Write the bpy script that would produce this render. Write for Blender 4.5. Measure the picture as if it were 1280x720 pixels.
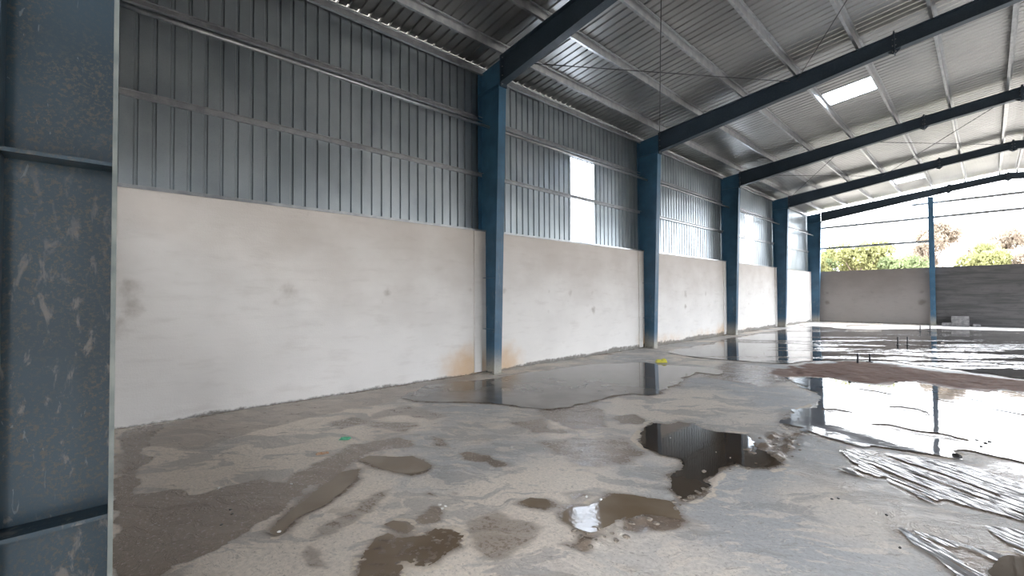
import bpy, bmesh, math, random, json
import numpy as np
from mathutils import Vector, Matrix, Euler

for o in list(bpy.data.objects):
    bpy.data.objects.remove(o)
S = bpy.context.scene
C = S.collection
rnd = random.Random(7)

# ------------------------------------------------------------------ camera, sky, exposure
cam_d = bpy.data.cameras.new('camera')
cam = bpy.data.objects.new('camera', cam_d)
C.objects.link(cam)
cam_d.sensor_fit = 'HORIZONTAL'
cam_d.sensor_width = 36.0
cam_d.lens = 548.808 / 1280 * 36
cam_d.clip_start = 0.05
cam_d.clip_end = 500
CAMX, CAMY, CAMZ = 7.3058, 0.0, 1.6
YAW, PITCH, ROLL = 0.82604, 0.02026, 0.00567
fwd = Vector((-math.sin(YAW) * math.cos(PITCH), math.cos(YAW) * math.cos(PITCH), math.sin(PITCH)))
right = Vector((math.cos(YAW), math.sin(YAW), 0))
up = right.cross(fwd)
r2 = right * math.cos(ROLL) - up * math.sin(ROLL)
u2 = right * math.sin(ROLL) + up * math.cos(ROLL)
M = Matrix((r2, u2, -fwd)).transposed().to_4x4()
M.translation = (CAMX, CAMY, CAMZ)
cam.matrix_world = M
S.camera = cam

SKY = 6.3
w = bpy.data.worlds.new('sky')
S.world = w
w.use_nodes = True
nt = w.node_tree
nt.nodes.clear()
wo = nt.nodes.new('ShaderNodeOutputWorld')
bg = nt.nodes.new('ShaderNodeBackground')
tc = nt.nodes.new('ShaderNodeTexCoord')
nz = nt.nodes.new('ShaderNodeTexNoise')
nz.inputs['Scale'].default_value = 2.5
nz.inputs['Detail'].default_value = 4
mp = nt.nodes.new('ShaderNodeMapping')
mp.inputs['Scale'].default_value = (1, 1, 3)
cr = nt.nodes.new('ShaderNodeValToRGB')
cr.color_ramp.elements[0].position = 0.3
cr.color_ramp.elements[0].color = (0.80, 0.88, 1.0, 1)
cr.color_ramp.elements[1].position = 0.7
cr.color_ramp.elements[1].color = (1.0, 1.0, 1.0, 1)
nt.links.new(tc.outputs['Generated'], mp.inputs['Vector'])
nt.links.new(mp.outputs['Vector'], nz.inputs['Vector'])
nt.links.new(nz.outputs['Fac'], cr.inputs['Fac'])
nt.links.new(cr.outputs['Color'], bg.inputs['Color'])
# overcast sky: luminance rises from the horizon to the zenith (1 : 3)
sx_ = nt.nodes.new('ShaderNodeSeparateXYZ')
nt.links.new(tc.outputs['Generated'], sx_.inputs[0])
mr = nt.nodes.new('ShaderNodeMapRange')
mr.inputs['From Min'].default_value = 0.0
mr.inputs['From Max'].default_value = 1.0
mr.inputs['To Min'].default_value = SKY
mr.inputs['To Max'].default_value = SKY * 3.0
nt.links.new(sx_.outputs[2], mr.inputs['Value'])
nt.links.new(mr.outputs[0], bg.inputs['Strength'])
nt.links.new(bg.outputs['Background'], wo.inputs['Surface'])

W_IN = 16.1      # inner width
Y_NEAR, Y_FAR = -0.75, 31.84


def portal(loc, rot, sx, sy):
    l = bpy.data.lights.new('sky_portal', 'AREA')
    l.shape = 'RECTANGLE'
    l.size = sx
    l.size_y = sy
    l.cycles.is_portal = True
    o = bpy.data.objects.new('sky_portal', l)
    o.location = loc
    o.rotation_euler = rot
    C.objects.link(o)


portal((W_IN + 0.3, 19.2, 1.5), (0, math.radians(90), 0), 3.3, 25.6)
portal((8.05, Y_FAR + 0.2, 5.3), (math.radians(-90), 0, 0), 16.6, 4.6)
portal((8.75, Y_NEAR - 0.3, 1.5), (math.radians(90), 0, 0), 2.5, 3.1)

S.view_settings.view_transform = 'Standard'
S.view_settings.look = 'None'
S.view_settings.gamma = 1
S.view_settings.exposure = 0.85
S.view_settings.use_curve_mapping = False
cy = S.cycles
cy.use_denoising = True
cy.max_bounces = 10
cy.diffuse_bounces = 6
cy.glossy_bounces = 5
cy.transmission_bounces = 6
cy.transparent_max_bounces = 12
cy.sample_clamp_indirect = 12
cy.caustics_reflective = False

# ------------------------------------------------------------------ helpers
NM = {}


def obj(name, mesh, mat=None, parent=None, label=None, cat=None, group=None, kind=None):
    o = bpy.data.objects.new(name, mesh)
    C.objects.link(o)
    if mat is not None and mesh is not None and not mesh.materials:
        mesh.materials.append(mat)
    if parent is not None:
        o.parent = parent
    if label:
        o['label'] = label
    if cat:
        o['category'] = cat
    if group:
        o['group'] = group
    if kind:
        o['kind'] = kind
    return o


def empty(name, loc, label, cat, group=None):
    o = bpy.data.objects.new(name, None)
    o.empty_display_size = 0.1
    C.objects.link(o)
    o.location = loc
    o['label'] = label
    o['category'] = cat
    if group:
        o['group'] = group
    return o


def mesh_from(name, verts, faces, smooth=False):
    m = bpy.data.meshes.new(name)
    m.from_pydata([tuple(v) for v in verts], [], faces)
    m.update()
    if smooth:
        m.polygons.foreach_set('use_smooth', [True] * len(m.polygons))
    return m


class MB:
    def __init__(s):
        s.v = []
        s.f = []

    def add(s, v, f):
        n = len(s.v)
        s.v += [tuple(a) for a in v]
        s.f += [tuple(i + n for i in q) for q in f]
        return s

    def box(s, a, b):
        x0, y0, z0 = a
        x1, y1, z1 = b
        v = [(x0, y0, z0), (x1, y0, z0), (x1, y1, z0), (x0, y1, z0), (x0, y0, z1), (x1, y0, z1), (x1, y1, z1), (x0, y1, z1)]
        return s.add(v, [(3, 2, 1, 0), (4, 5, 6, 7), (0, 1, 5, 4), (1, 2, 6, 5), (2, 3, 7, 6), (3, 0, 4, 7)])

    def prism(s, poly, axis, a, b):
        """poly: 2D outline in the two other axes (cyclic order), extruded along axis from a to b."""
        def P(p, t):
            if axis == 0:
                return (t, p[0], p[1])
            if axis == 1:
                return (p[0], t, p[1])
            return (p[0], p[1], t)
        n = len(poly)
        v = [P(p, a) for p in poly] + [P(p, b) for p in poly]
        f = [tuple(range(n))[::-1], tuple(range(n, 2 * n))] + [(i, (i + 1) % n, n + (i + 1) % n, n + i) for i in range(n)]
        return s.add(v, f)

    def tube(s, a, b, r, n=8):
        a = Vector(a)
        b = Vector(b)
        d = (b - a).normalized()
        t = Vector((0, 0, 1)) if abs(d.z) < 0.9 else Vector((1, 0, 0))
        e = d.cross(t).normalized()
        g = d.cross(e)
        v = []
        for q in (a, b):
            for i in range(n):
                an = 2 * math.pi * i / n
                v.append(q + e * (r * math.cos(an)) + g * (r * math.sin(an)))
        return s.add(v, [tuple(range(n)), tuple(range(n, 2 * n))[::-1]] + [(i, n + i, n + (i + 1) % n, (i + 1) % n) for i in range(n)])

    def mesh(s, name, smooth=False):
        m = mesh_from(name, s.v, s.f, smooth)
        bm = bmesh.new()
        bm.from_mesh(m)
        bmesh.ops.recalc_face_normals(bm, faces=bm.faces)
        bm.to_mesh(m)
        bm.free()
        return m


# ---- noise in numpy
def _hash(ix, iy, seed):
    h = (ix.astype(np.int64) * 374761393 + iy.astype(np.int64) * 668265263 + seed * 1274126177) & 0x7fffffff
    h = ((h ^ (h >> 13)) * 1274126177) & 0x7fffffff
    h = h ^ (h >> 16)
    return (h & 0xffff) / 65535.0


def vnoise(x, y, seed=0):
    ix = np.floor(x)
    iy = np.floor(y)
    fx = x - ix
    fy = y - iy
    fx = fx * fx * (3 - 2 * fx)
    fy = fy * fy * (3 - 2 * fy)
    a = _hash(ix, iy, seed)
    b = _hash(ix + 1, iy, seed)
    c = _hash(ix, iy + 1, seed)
    d = _hash(ix + 1, iy + 1, seed)
    return (a + (b - a) * fx) * (1 - fy) + (c + (d - c) * fx) * fy


def fbm(x, y, seed=0, octv=4):
    s = 0
    a = 0.5
    for i in range(octv):
        s = s + a * (vnoise(x, y, seed + i * 17) - 0.5) * 2
        x = x * 2.03 + 3.1
        y = y * 2.03 + 1.7
        a *= 0.5
    return s     # about -1..1


def sdf(px, py, poly):
    """positive inside"""
    px = np.asarray(px, float)
    py = np.asarray(py, float)
    d = np.full(px.shape, 1e9)
    ins = np.zeros(px.shape, bool)
    n = len(poly)
    for i in range(n):
        ax, ay = poly[i]
        bx, by = poly[(i + 1) % n]
        ex, ey = bx - ax, by - ay
        L = ex * ex + ey * ey + 1e-12
        t = np.clip(((px - ax) * ex + (py - ay) * ey) / L, 0, 1)
        dd = (px - ax - t * ex) ** 2 + (py - ay - t * ey) ** 2
        d = np.minimum(d, dd)
        if ay != by:
            c = ((ay > py) != (by > py)) & (px < (bx - ax) * (py - ay) / (by - ay) + ax)
            ins ^= c
    d = np.sqrt(d)
    return np.where(ins, d, -d)


PO = json.loads('''{"W":{"wall":[[0.323,4.332],[0.485,4.933],[0.757,5.557],[0.656,6.343],[0.838,7.396],[0.938,8.485],[1.57,9.48],[2.159,9.542],[2.78,9.835],[3.437,9.729],[3.613,9.086],[3.177,9.042],[3.273,8.243],[3.525,7.512],[3.465,7.251],[3.633,6.693],[3.567,6.456],[3.306,6.356],[3.212,5.927],[3.204,5.457],[3.164,4.994],[3.084,4.649],[2.752,4.5],[2.285,4.29],[1.701,3.829],[1.315,3.503],[0.898,3.458],[0.71,3.857]],"far":[[1.203,11.681],[1.075,12.608],[0.968,14.676],[0.73,17.393],[0.636,20.6],[0.858,23.664],[1.001,26.456],[1.505,26.511],[2.772,25.794],[4.15,26.385],[5.619,28.437],[7.144,28.527],[8.36,29.048],[11.254,30.093],[9.074,13.61],[7.764,12.826],[7.27,13.067],[6.871,13.21],[6.503,13.281],[5.955,13.538],[5.494,13.794],[4.919,13.506],[4.461,12.57],[4.11,11.68],[3.639,11.561],[2.816,11.3],[2.139,11.235]],"sky":[[4.634,9.752],[4.877,10.122],[5.363,10.26],[5.554,10.007],[5.933,9.981],[6.133,10.6],[6.423,11.005],[6.705,10.674],[6.952,10.55],[7.693,10.96],[8.646,11.457],[9.838,11.192],[8.717,6.303],[8.025,6.269],[7.6,6.378],[7.246,6.456],[7.077,6.479],[6.978,6.11],[6.809,6.029],[6.565,6.011],[6.317,5.895],[6.099,5.933],[5.862,5.974],[5.689,6.015],[5.496,6.247],[5.425,6.834],[5.532,7.448],[5.601,7.936],[5.438,8.552],[5.053,8.882]],"dark":[[4.621,4.385],[4.466,4.783],[4.405,5.059],[4.577,5.139],[4.63,5.345],[4.787,5.407],[4.956,5.295],[5.107,5.272],[5.398,5.446],[5.581,5.123],[5.787,4.858],[5.951,4.726],[5.897,4.5],[5.789,4.414],[5.634,4.451],[5.604,4.247],[5.612,4.014],[5.588,3.888],[5.667,3.755],[5.71,3.58],[5.678,3.422],[5.655,3.28],[5.559,3.379],[5.483,3.515],[5.318,3.704],[5.367,3.861],[5.354,4.012],[5.243,4.16],[5.169,4.176],[5.026,4.123],[4.833,4.193]],"mid":[[5.146,2.484],[5.132,2.611],[5.207,2.71],[5.239,2.839],[5.206,3.026],[5.333,3.118],[5.494,3.207],[5.622,3.244],[5.719,3.126],[5.791,3.032],[5.688,2.972],[5.57,2.899],[5.536,2.794],[5.483,2.672],[5.469,2.502],[5.444,2.401],[5.351,2.406],[5.219,2.425]],"oval":[[3.074,1.848],[3.035,1.966],[3.213,2.12],[3.352,2.266],[3.529,2.296],[3.7,2.27],[3.764,2.171],[3.758,2.033],[3.577,1.947],[3.328,1.878]],"long":[[3.936,0.829],[3.816,0.92],[3.67,1.082],[3.539,1.242],[3.392,1.424],[3.252,1.604],[3.299,1.735],[3.488,1.646],[3.64,1.478],[3.781,1.295],[3.829,1.176],[3.874,1.032],[4.008,0.905],[4.015,0.853]],"small":[[4.804,2.378],[4.812,2.485],[4.908,2.567],[4.993,2.539],[5.003,2.439],[4.911,2.377]],"brown":[[4.931,0.95],[4.802,1.08],[4.643,1.174],[4.5,1.326],[4.516,1.415],[4.644,1.436],[4.69,1.528],[4.696,1.681],[4.754,1.773],[4.867,1.773],[4.987,1.679],[4.975,1.589],[5.003,1.427],[4.89,1.33],[4.941,1.25],[5.114,1.144]],"scrap":[[4.39,1.449],[4.386,1.525],[4.489,1.569],[4.563,1.54],[4.537,1.482]],"corner":[[7.277,3.738],[7.3,3.966],[7.364,4.081],[7.486,4.14],[7.597,4.037],[7.537,3.598],[7.345,3.48]]},"S":{"streaks":[[6.314,4.94],[6.438,5.154],[6.339,5.376],[6.256,5.548],[6.404,5.771],[6.648,5.828],[6.878,5.88],[7.069,5.903],[7.298,5.817],[7.564,5.67],[7.982,5.356],[7.876,4.555],[7.457,4.767],[7.294,4.777],[7.151,4.787],[7.049,4.833],[6.982,4.684],[6.902,4.717],[6.793,4.855],[6.656,5.015],[6.483,4.881]],"foot":[[6.857,4.006],[6.945,4.024],[7.08,4.025],[7.205,4.039],[7.308,4.071],[7.388,4.036],[7.469,3.799],[7.472,3.368],[7.26,3.434],[7.168,3.528],[7.08,3.673],[6.983,3.789],[6.911,3.873]],"edge":[[7.255,4.474],[7.366,4.531],[7.509,4.579],[7.828,4.624],[7.754,4.007],[7.485,4.115],[7.392,4.161],[7.327,4.288]]},"H":{"sky":[[[6.292,8.17],[6.372,8.385],[6.588,8.349],[6.77,8.291],[6.733,8.019],[6.543,7.936]],[[6.264,6.948],[6.501,7.05],[6.73,7.057],[6.963,7.083],[7.196,6.966],[7.068,6.793],[6.851,6.76],[6.613,6.803]],[[5.87,5.94],[5.864,5.647],[5.575,5.547],[5.484,6.134],[5.727,6.194]],[[5.692,7.419],[5.822,7.554],[5.998,7.429],[5.835,7.26]]]},"D":[[0.9,[[2.598,0.043],[2.559,0.163],[2.665,0.36],[2.825,0.529],[2.834,0.649],[2.81,0.785],[2.927,1.005],[3.208,1.205],[3.339,1.205],[3.492,1.028],[3.661,0.944],[3.737,0.82],[3.788,0.686],[3.846,0.575],[3.9,0.446],[3.906,0.305],[4.124,0.233],[4.198,0.033]]],[0.7,[[0.279,0.092],[0.116,0.24],[0.093,0.512],[0.77,0.393],[1.471,0.321],[2.176,0.213],[2.851,0.086]]],[0.55,[[3.11,1.149],[3.006,1.292],[2.866,1.538],[2.65,1.902],[2.529,2.275],[2.745,2.461],[2.92,2.564],[3.078,2.423],[2.975,2.243],[2.926,2.086],[2.996,1.924],[3.237,1.588],[3.292,1.391],[3.276,1.23]]],[0.5,[[1.999,2.023],[1.944,2.342],[2.216,2.529],[2.539,2.678],[2.57,2.995],[2.307,2.923],[1.95,2.551],[1.513,2.419],[1.52,2.102]]],[0.45,[[1.7,2.558],[1.421,2.924],[1.495,3.265],[1.899,3.42],[2.339,3.392],[2.323,3.151],[1.888,2.923]]],[0.55,[[2.923,2.771],[3.123,2.856],[3.416,2.706],[3.213,2.638]]],[0.6,[[3.516,2.637],[3.602,2.83],[3.855,2.892],[4.213,2.838],[4.153,2.69],[3.94,2.668],[3.738,2.577]]],[0.5,[[3.707,2.364],[3.843,2.364],[4.097,2.24],[4.015,2.203]]],[0.55,[[4.101,2.636],[4.284,2.693],[4.318,2.624],[4.198,2.575]]],[0.5,[[4.161,2.357],[4.36,2.422],[4.584,2.389],[4.387,2.313]]],[0.55,[[3.137,3.788],[3.34,4.211],[3.671,4.0],[4.104,4.223],[3.903,3.882],[3.582,3.677]]],[0.7,[[2.911,4.47],[2.98,4.94],[3.176,5.355],[3.632,5.218],[3.903,4.743],[4.136,4.533],[3.894,4.185],[3.413,4.286]]],[0.65,[[3.81,5.038],[3.998,5.351],[4.267,5.122],[4.37,4.873],[4.132,4.674]]],[0.5,[[3.888,3.499],[4.068,3.97],[4.447,4.367],[4.733,4.233],[4.975,4.135],[4.897,3.675],[4.657,3.364],[4.275,3.333]]],[0.55,[[4.045,1.906],[4.133,2.044],[4.273,1.977],[4.184,1.883]]],[0.5,[[4.192,2.061],[4.307,2.206],[4.424,2.136],[4.326,2.033]]],[0.6,[[4.313,1.819],[4.396,1.985],[4.567,1.904],[4.671,1.763],[4.553,1.686]]],[0.45,[[4.723,1.899],[4.792,2.143],[5.022,2.25],[5.251,2.379],[5.275,2.149],[5.245,1.755],[5.158,1.638]]],[0.45,[[3.971,1.273],[3.858,1.643],[3.878,1.775],[4.176,1.491],[4.277,1.266],[4.329,1.033],[4.475,0.935],[4.671,1.006],[4.484,0.886],[4.221,0.919]]],[0.5,[[4.907,2.731],[5.004,2.92],[5.126,2.92],[5.103,2.695]]],[0.6,[[5.667,3.07],[5.548,3.495],[5.434,3.652],[5.365,3.437],[5.525,3.301]]],[0.8,[[5.555,4.88],[5.525,5.709],[5.799,5.908],[5.931,5.527],[5.956,4.88],[5.845,4.558]]],[0.6,[[5.406,2.542],[5.557,2.867],[5.791,3.032],[5.689,2.647],[5.582,2.434],[5.559,2.211],[5.397,2.169]]],[0.4,[[-3.432,7.34],[0.427,5.462],[1.047,3.377],[1.074,2.374],[1.374,1.151],[1.549,0.746],[1.129,0.306],[-0.047,0.521]]],[0.35,[[5.995,5.412],[6.342,4.862],[6.664,4.95],[6.916,4.653],[7.454,4.701],[7.431,4.081],[7.075,4.119],[6.839,4.063],[6.518,4.352],[6.12,4.628]]],[0.5,[[2.924,11.026],[4.285,11.038],[4.864,9.635],[4.693,8.415],[3.822,8.57],[3.318,8.659]]],[0.5,[[7.218,6.492],[7.554,6.414],[7.707,5.933],[7.433,5.644],[7.273,5.844]]],[0.75,[[6.298,6.983],[7.196,6.966],[6.76,6.665]]]],"R":[[[4.317,10.918],[4.527,12.274],[4.989,13.101],[5.557,13.31],[6.297,12.629],[6.887,12.677],[7.751,12.472],[8.982,12.914],[8.8,11.539],[7.696,11.049],[6.952,10.55],[6.652,10.719],[6.232,10.702],[5.921,10.069],[5.501,10.173],[4.877,10.122],[4.608,9.847],[4.208,10.089]]],"Q":[21,22,20],"O":[[4.26,2.41],[4.74,2.73],[4.96,2.0],[4.74,2.92],[4.18,1.49]],"stones":[[2.885,0.703],[3.224,1.175],[3.996,0.878],[5.108,2.819],[5.211,2.868],[7.07,6.175],[6.133,10.6],[5.554,10.007],[7.19,6.998],[7.256,6.915],[7.285,7.02],[7.222,6.735],[3.396,0.699],[3.49,0.693],[3.613,0.608],[5.395,4.576],[5.556,4.521],[3.856,3.167],[4.123,3.377],[4.423,3.623],[4.42,1.895],[4.471,1.912],[4.486,1.873],[6.448,4.177],[6.479,4.229],[6.776,4.16],[6.898,3.686],[4.968,3.633],[4.854,4.669]],"clods":[[5.45,2.393],[5.462,2.494],[5.551,2.442],[5.561,2.51],[5.575,2.584],[5.578,2.647],[5.579,2.726],[5.559,2.819],[5.575,2.869],[5.634,2.866],[5.694,2.848],[5.534,2.369],[5.554,2.283],[5.442,2.327],[5.362,2.358],[5.624,2.464],[5.649,2.546],[5.68,3.23],[5.668,3.332],[5.608,3.348],[5.678,3.422],[5.674,3.542],[5.684,3.639],[5.622,3.244],[5.684,3.16],[5.542,5.39],[5.578,5.592],[5.677,5.531],[5.681,5.742],[5.795,5.615],[5.898,5.454],[5.852,5.262],[5.818,5.122],[5.799,4.935],[5.959,5.27],[5.957,5.005],[5.919,4.841],[5.722,5.27],[5.646,5.19],[5.525,4.001],[5.673,4.348],[5.771,4.367],[5.846,4.447],[5.78,4.546],[5.662,4.225]]}''')

# ---- node helpers


class Mat:
    def __init__(s, name):
        s.m = bpy.data.materials.new(name)
        s.m.use_nodes = True
        s.t = s.m.node_tree
        s.t.nodes.clear()
        s.out = s.t.nodes.new('ShaderNodeOutputMaterial')
        s.pos = None

    def n(s, typ, **kw):
        nd = s.t.nodes.new(typ)
        for k, v in kw.items():
            if k.startswith('_'):
                setattr(nd, k[1:], v)
        return nd

    def link(s, a, b):
        s.t.links.new(a, b)

    def setin(s, sock, v):
        if isinstance(v, bpy.types.NodeSocket):
            s.t.links.new(v, sock)
        else:
            if hasattr(sock, 'default_value'):
                try:
                    sock.default_value = v
                except Exception:
                    sock.default_value = tuple(v) + (1,)

    def position(s):
        if s.pos is None:
            s.pos = s.t.nodes.new('ShaderNodeNewGeometry').outputs['Position']
        return s.pos

    def objco(s):
        return s.t.nodes.new('ShaderNodeTexCoord').outputs['Object']

    def mapping(s, vec, scale=(1, 1, 1), rot=(0, 0, 0), loc=(0, 0, 0)):
        m = s.t.nodes.new('ShaderNodeMapping')
        s.link(vec, m.inputs['Vector'])
        m.inputs['Scale'].default_value = scale
        m.inputs['Rotation'].default_value = rot
        m.inputs['Location'].default_value = loc
        return m.outputs['Vector']

    def rotscale(s, vec, ang, scale):
        return s.mapping(s.mapping(vec, rot=(0, 0, ang)), scale=scale)

    def noise(s, vec, scale, detail=3, rough=0.55, dist=0.0, col=False):
        nd = s.t.nodes.new('ShaderNodeTexNoise')
        s.link(vec, nd.inputs['Vector'])
        nd.inputs['Scale'].default_value = scale
        nd.inputs['Detail'].default_value = detail
        nd.inputs['Roughness'].default_value = rough
        nd.inputs['Distortion'].default_value = dist
        return nd.outputs['Color' if col else 'Fac']

    def math(s, op, a, b=0.0, c=None, clamp=False):
        nd = s.t.nodes.new('ShaderNodeMath')
        nd.operation = op
        nd.use_clamp = clamp
        s.setin(nd.inputs[0], a)
        s.setin(nd.inputs[1], b)
        if c is not None:
            s.setin(nd.inputs[2], c)
        return nd.outputs[0]

    def ramp(s, v, lo, hi, a=0.0, b=1.0):
        nd = s.t.nodes.new('ShaderNodeMapRange')
        nd.interpolation_type = 'SMOOTHSTEP'
        s.setin(nd.inputs['Value'], v)
        nd.inputs['From Min'].default_value = lo
        nd.inputs['From Max'].default_value = hi
        nd.inputs['To Min'].default_value = a
        nd.inputs['To Max'].default_value = b
        return nd.outputs[0]

    def mix(s, f, a, b, mode='MIX'):
        nd = s.t.nodes.new('ShaderNodeMix')
        nd.data_type = 'RGBA'
        nd.blend_type = mode
        s.setin(nd.inputs['Factor'], f)
        for sock, v in ((nd.inputs[6], a), (nd.inputs[7], b)):
            if isinstance(v, bpy.types.NodeSocket):
                s.link(v, sock)
            else:
                sock.default_value = tuple(v) + (1,)
        return nd.outputs[2]

    def attr(s, name):
        nd = s.t.nodes.new('ShaderNodeAttribute')
        nd.attribute_name = name
        sp = s.t.nodes.new('ShaderNodeSeparateColor')
        s.link(nd.outputs['Color'], sp.inputs[0])
        return sp.outputs

    def sep(s, v):
        nd = s.t.nodes.new('ShaderNodeSeparateXYZ')
        s.link(v, nd.inputs[0])
        return nd.outputs

    def bump(s, h, strength=0.3, dist=0.01, normal=None):
        nd = s.t.nodes.new('ShaderNodeBump')
        s.setin(nd.inputs['Height'], h)
        s.setin(nd.inputs['Strength'], strength)
        nd.inputs['Distance'].default_value = dist
        if normal is not None:
            s.link(normal, nd.inputs['Normal'])
        return nd.outputs['Normal']

    def pbr(s, col, rough=0.7, metal=0.0, normal=None, ior=1.45, spec=0.5):
        b = s.t.nodes.new('ShaderNodeBsdfPrincipled')
        s.setin(b.inputs['Base Color'], col if isinstance(col, bpy.types.NodeSocket) else tuple(col) + (1,))
        s.setin(b.inputs['Roughness'], rough)
        s.setin(b.inputs['Metallic'], metal)
        s.setin(b.inputs['IOR'], ior)
        s.setin(b.inputs['Specular IOR Level'], spec)
        if normal is not None:
            s.link(normal, b.inputs['Normal'])
        s.link(b.outputs[0], s.out.inputs['Surface'])
        return s.m


# ---- materials
def mk_floor():
    m = Mat('wet_cement_floor')
    P = m.position()
    a = m.attr('ground')
    warp = m.noise(P, 1.3, 3, 0.5, 0, True)
    add = m.n('ShaderNodeVectorMath', _operation='MULTIPLY_ADD')
    m.link(warp, add.inputs[0])
    add.inputs[1].default_value = (0.7, 0.7, 0)
    m.link(P, add.inputs[2])
    Q = add.outputs[0]
    st = m.rotscale(Q, -0.75, (0.42, 1.0, 1))
    n_big = m.noise(Q, 0.55, 3, 0.5)
    n_str = m.noise(st, 2.6, 5, 0.6, 0.6)
    n_str2 = m.noise(st, 7.0, 4, 0.6, 0.4)
    n_fine = m.noise(P, 34, 4, 0.65)
    n_grit = m.noise(P, 160, 3, 0.6)
    pale = (0.82, 0.73, 0.63)
    grey = (0.47, 0.475, 0.475)
    tan = (0.42, 0.34, 0.26)
    c = m.mix(m.ramp(m.math('ADD', n_big, a[2]), 0.44, 0.66), pale, grey)
    c = m.mix(m.ramp(n_str, 0.53, 0.565, 0, 0.6), c, (0.36, 0.345, 0.33))
    c = m.mix(m.ramp(n_str2, 0.55, 0.60, 0, 0.55), c, pale)
    cru = m.math('ABSOLUTE', m.math('SUBTRACT', m.noise(st, 4.2, 6, 0.68, 0.9), 0.5))
    c = m.mix(m.ramp(cru, 0.012, 0.0, 0, 0.6), c, (0.80, 0.72, 0.62))
    c = m.mix(m.ramp(m.noise(st, 11.0, 5, 0.7, 0.8), 0.60, 0.66, 0, 0.6), c, (0.30, 0.265, 0.225))
    c = m.mix(m.ramp(m.noise(Q, 1.9, 3), 0.62, 0.72, 0, 0.35), c, tan)
    a2 = m.attr('crust')
    n_cr = m.noise(st, 13, 6, 0.7, 0.6)
    crm = m.ramp(m.math('MULTIPLY', a2[0], m.math('ADD', n_cr, 0.2)), 0.42, 0.56)
    c = m.mix(m.ramp(m.noise(P, 45, 5, 0.78), 0.55, 0.66, 0, 0.6), c, (0.20, 0.17, 0.14))
    # damp
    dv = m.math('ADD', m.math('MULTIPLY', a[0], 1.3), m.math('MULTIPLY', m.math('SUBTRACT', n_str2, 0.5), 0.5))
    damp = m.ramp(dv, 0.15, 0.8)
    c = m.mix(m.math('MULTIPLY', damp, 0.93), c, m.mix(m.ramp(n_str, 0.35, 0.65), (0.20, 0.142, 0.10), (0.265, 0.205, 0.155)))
    c = m.mix(m.math('MULTIPLY', crm, 0.85), c, (0.80, 0.70, 0.58))
    # red mud
    red = m.ramp(m.math('ADD', a[1], m.math('MULTIPLY', m.math('SUBTRACT', n_fine, 0.5), 0.7)), 0.25, 0.6)
    c = m.mix(red, c, m.mix(n_fine, (0.14, 0.065, 0.042), (0.27, 0.155, 0.11)))
    c = m.mix(m.ramp(n_fine, 0.3, 0.7, 0.25, 0), c, (0.16, 0.14, 0.12))
    c = m.mix(m.ramp(n_grit, 0.66, 0.72, 0, 0.5), c, (0.12, 0.10, 0.09))
    r = m.math('ADD', m.ramp(damp, 0, 1, 0.42, 0.14), m.math('MULTIPLY', n_fine, 0.22))
    r = m.math('ADD', r, m.math('MULTIPLY', crm, 0.25))
    r = m.math('ADD', r, m.math('MULTIPLY', red, 0.35))
    h = m.math('ADD', m.math('MULTIPLY', n_str2, 1.0), m.math('ADD', m.math('MULTIPLY', n_fine, 0.4), m.math('ADD', m.ramp(cru, 0.03, 0.0, 0, 0.35), m.math('MULTIPLY', crm, 0.8))))
    nrm = m.bump(h, 0.5, 0.012)
    nrm = m.bump(n_grit, 0.25, 0.002, nrm)
    return m.pbr(c, r, 0, nrm)


def mk_water(name, c1, c2, ripple, rscale, stretch=(1, 1, 1), rot=0.0, mask=False, cov=0.5):
    m = Mat(name)
    P = m.position()
    st = m.rotscale(P, -rot, stretch)
    c = m.mix(m.ramp(m.noise(P, 1.6, 3), 0.35, 0.65), c1, c2)
    n = m.noise(st, rscale, 3, 0.5)
    if mask:
        mk = m.ramp(m.noise(m.rotscale(P, -rot, (0.22, 1.0, 1)), 0.75, 6, 0.62, 0.5), cov, cov + 0.06)
        nrm = m.bump(n, mk, ripple)
    else:
        nrm = m.bump(n, 1.0, ripple)
    return m.pbr(c, 0.035, 0, nrm, ior=1.33)


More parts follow.
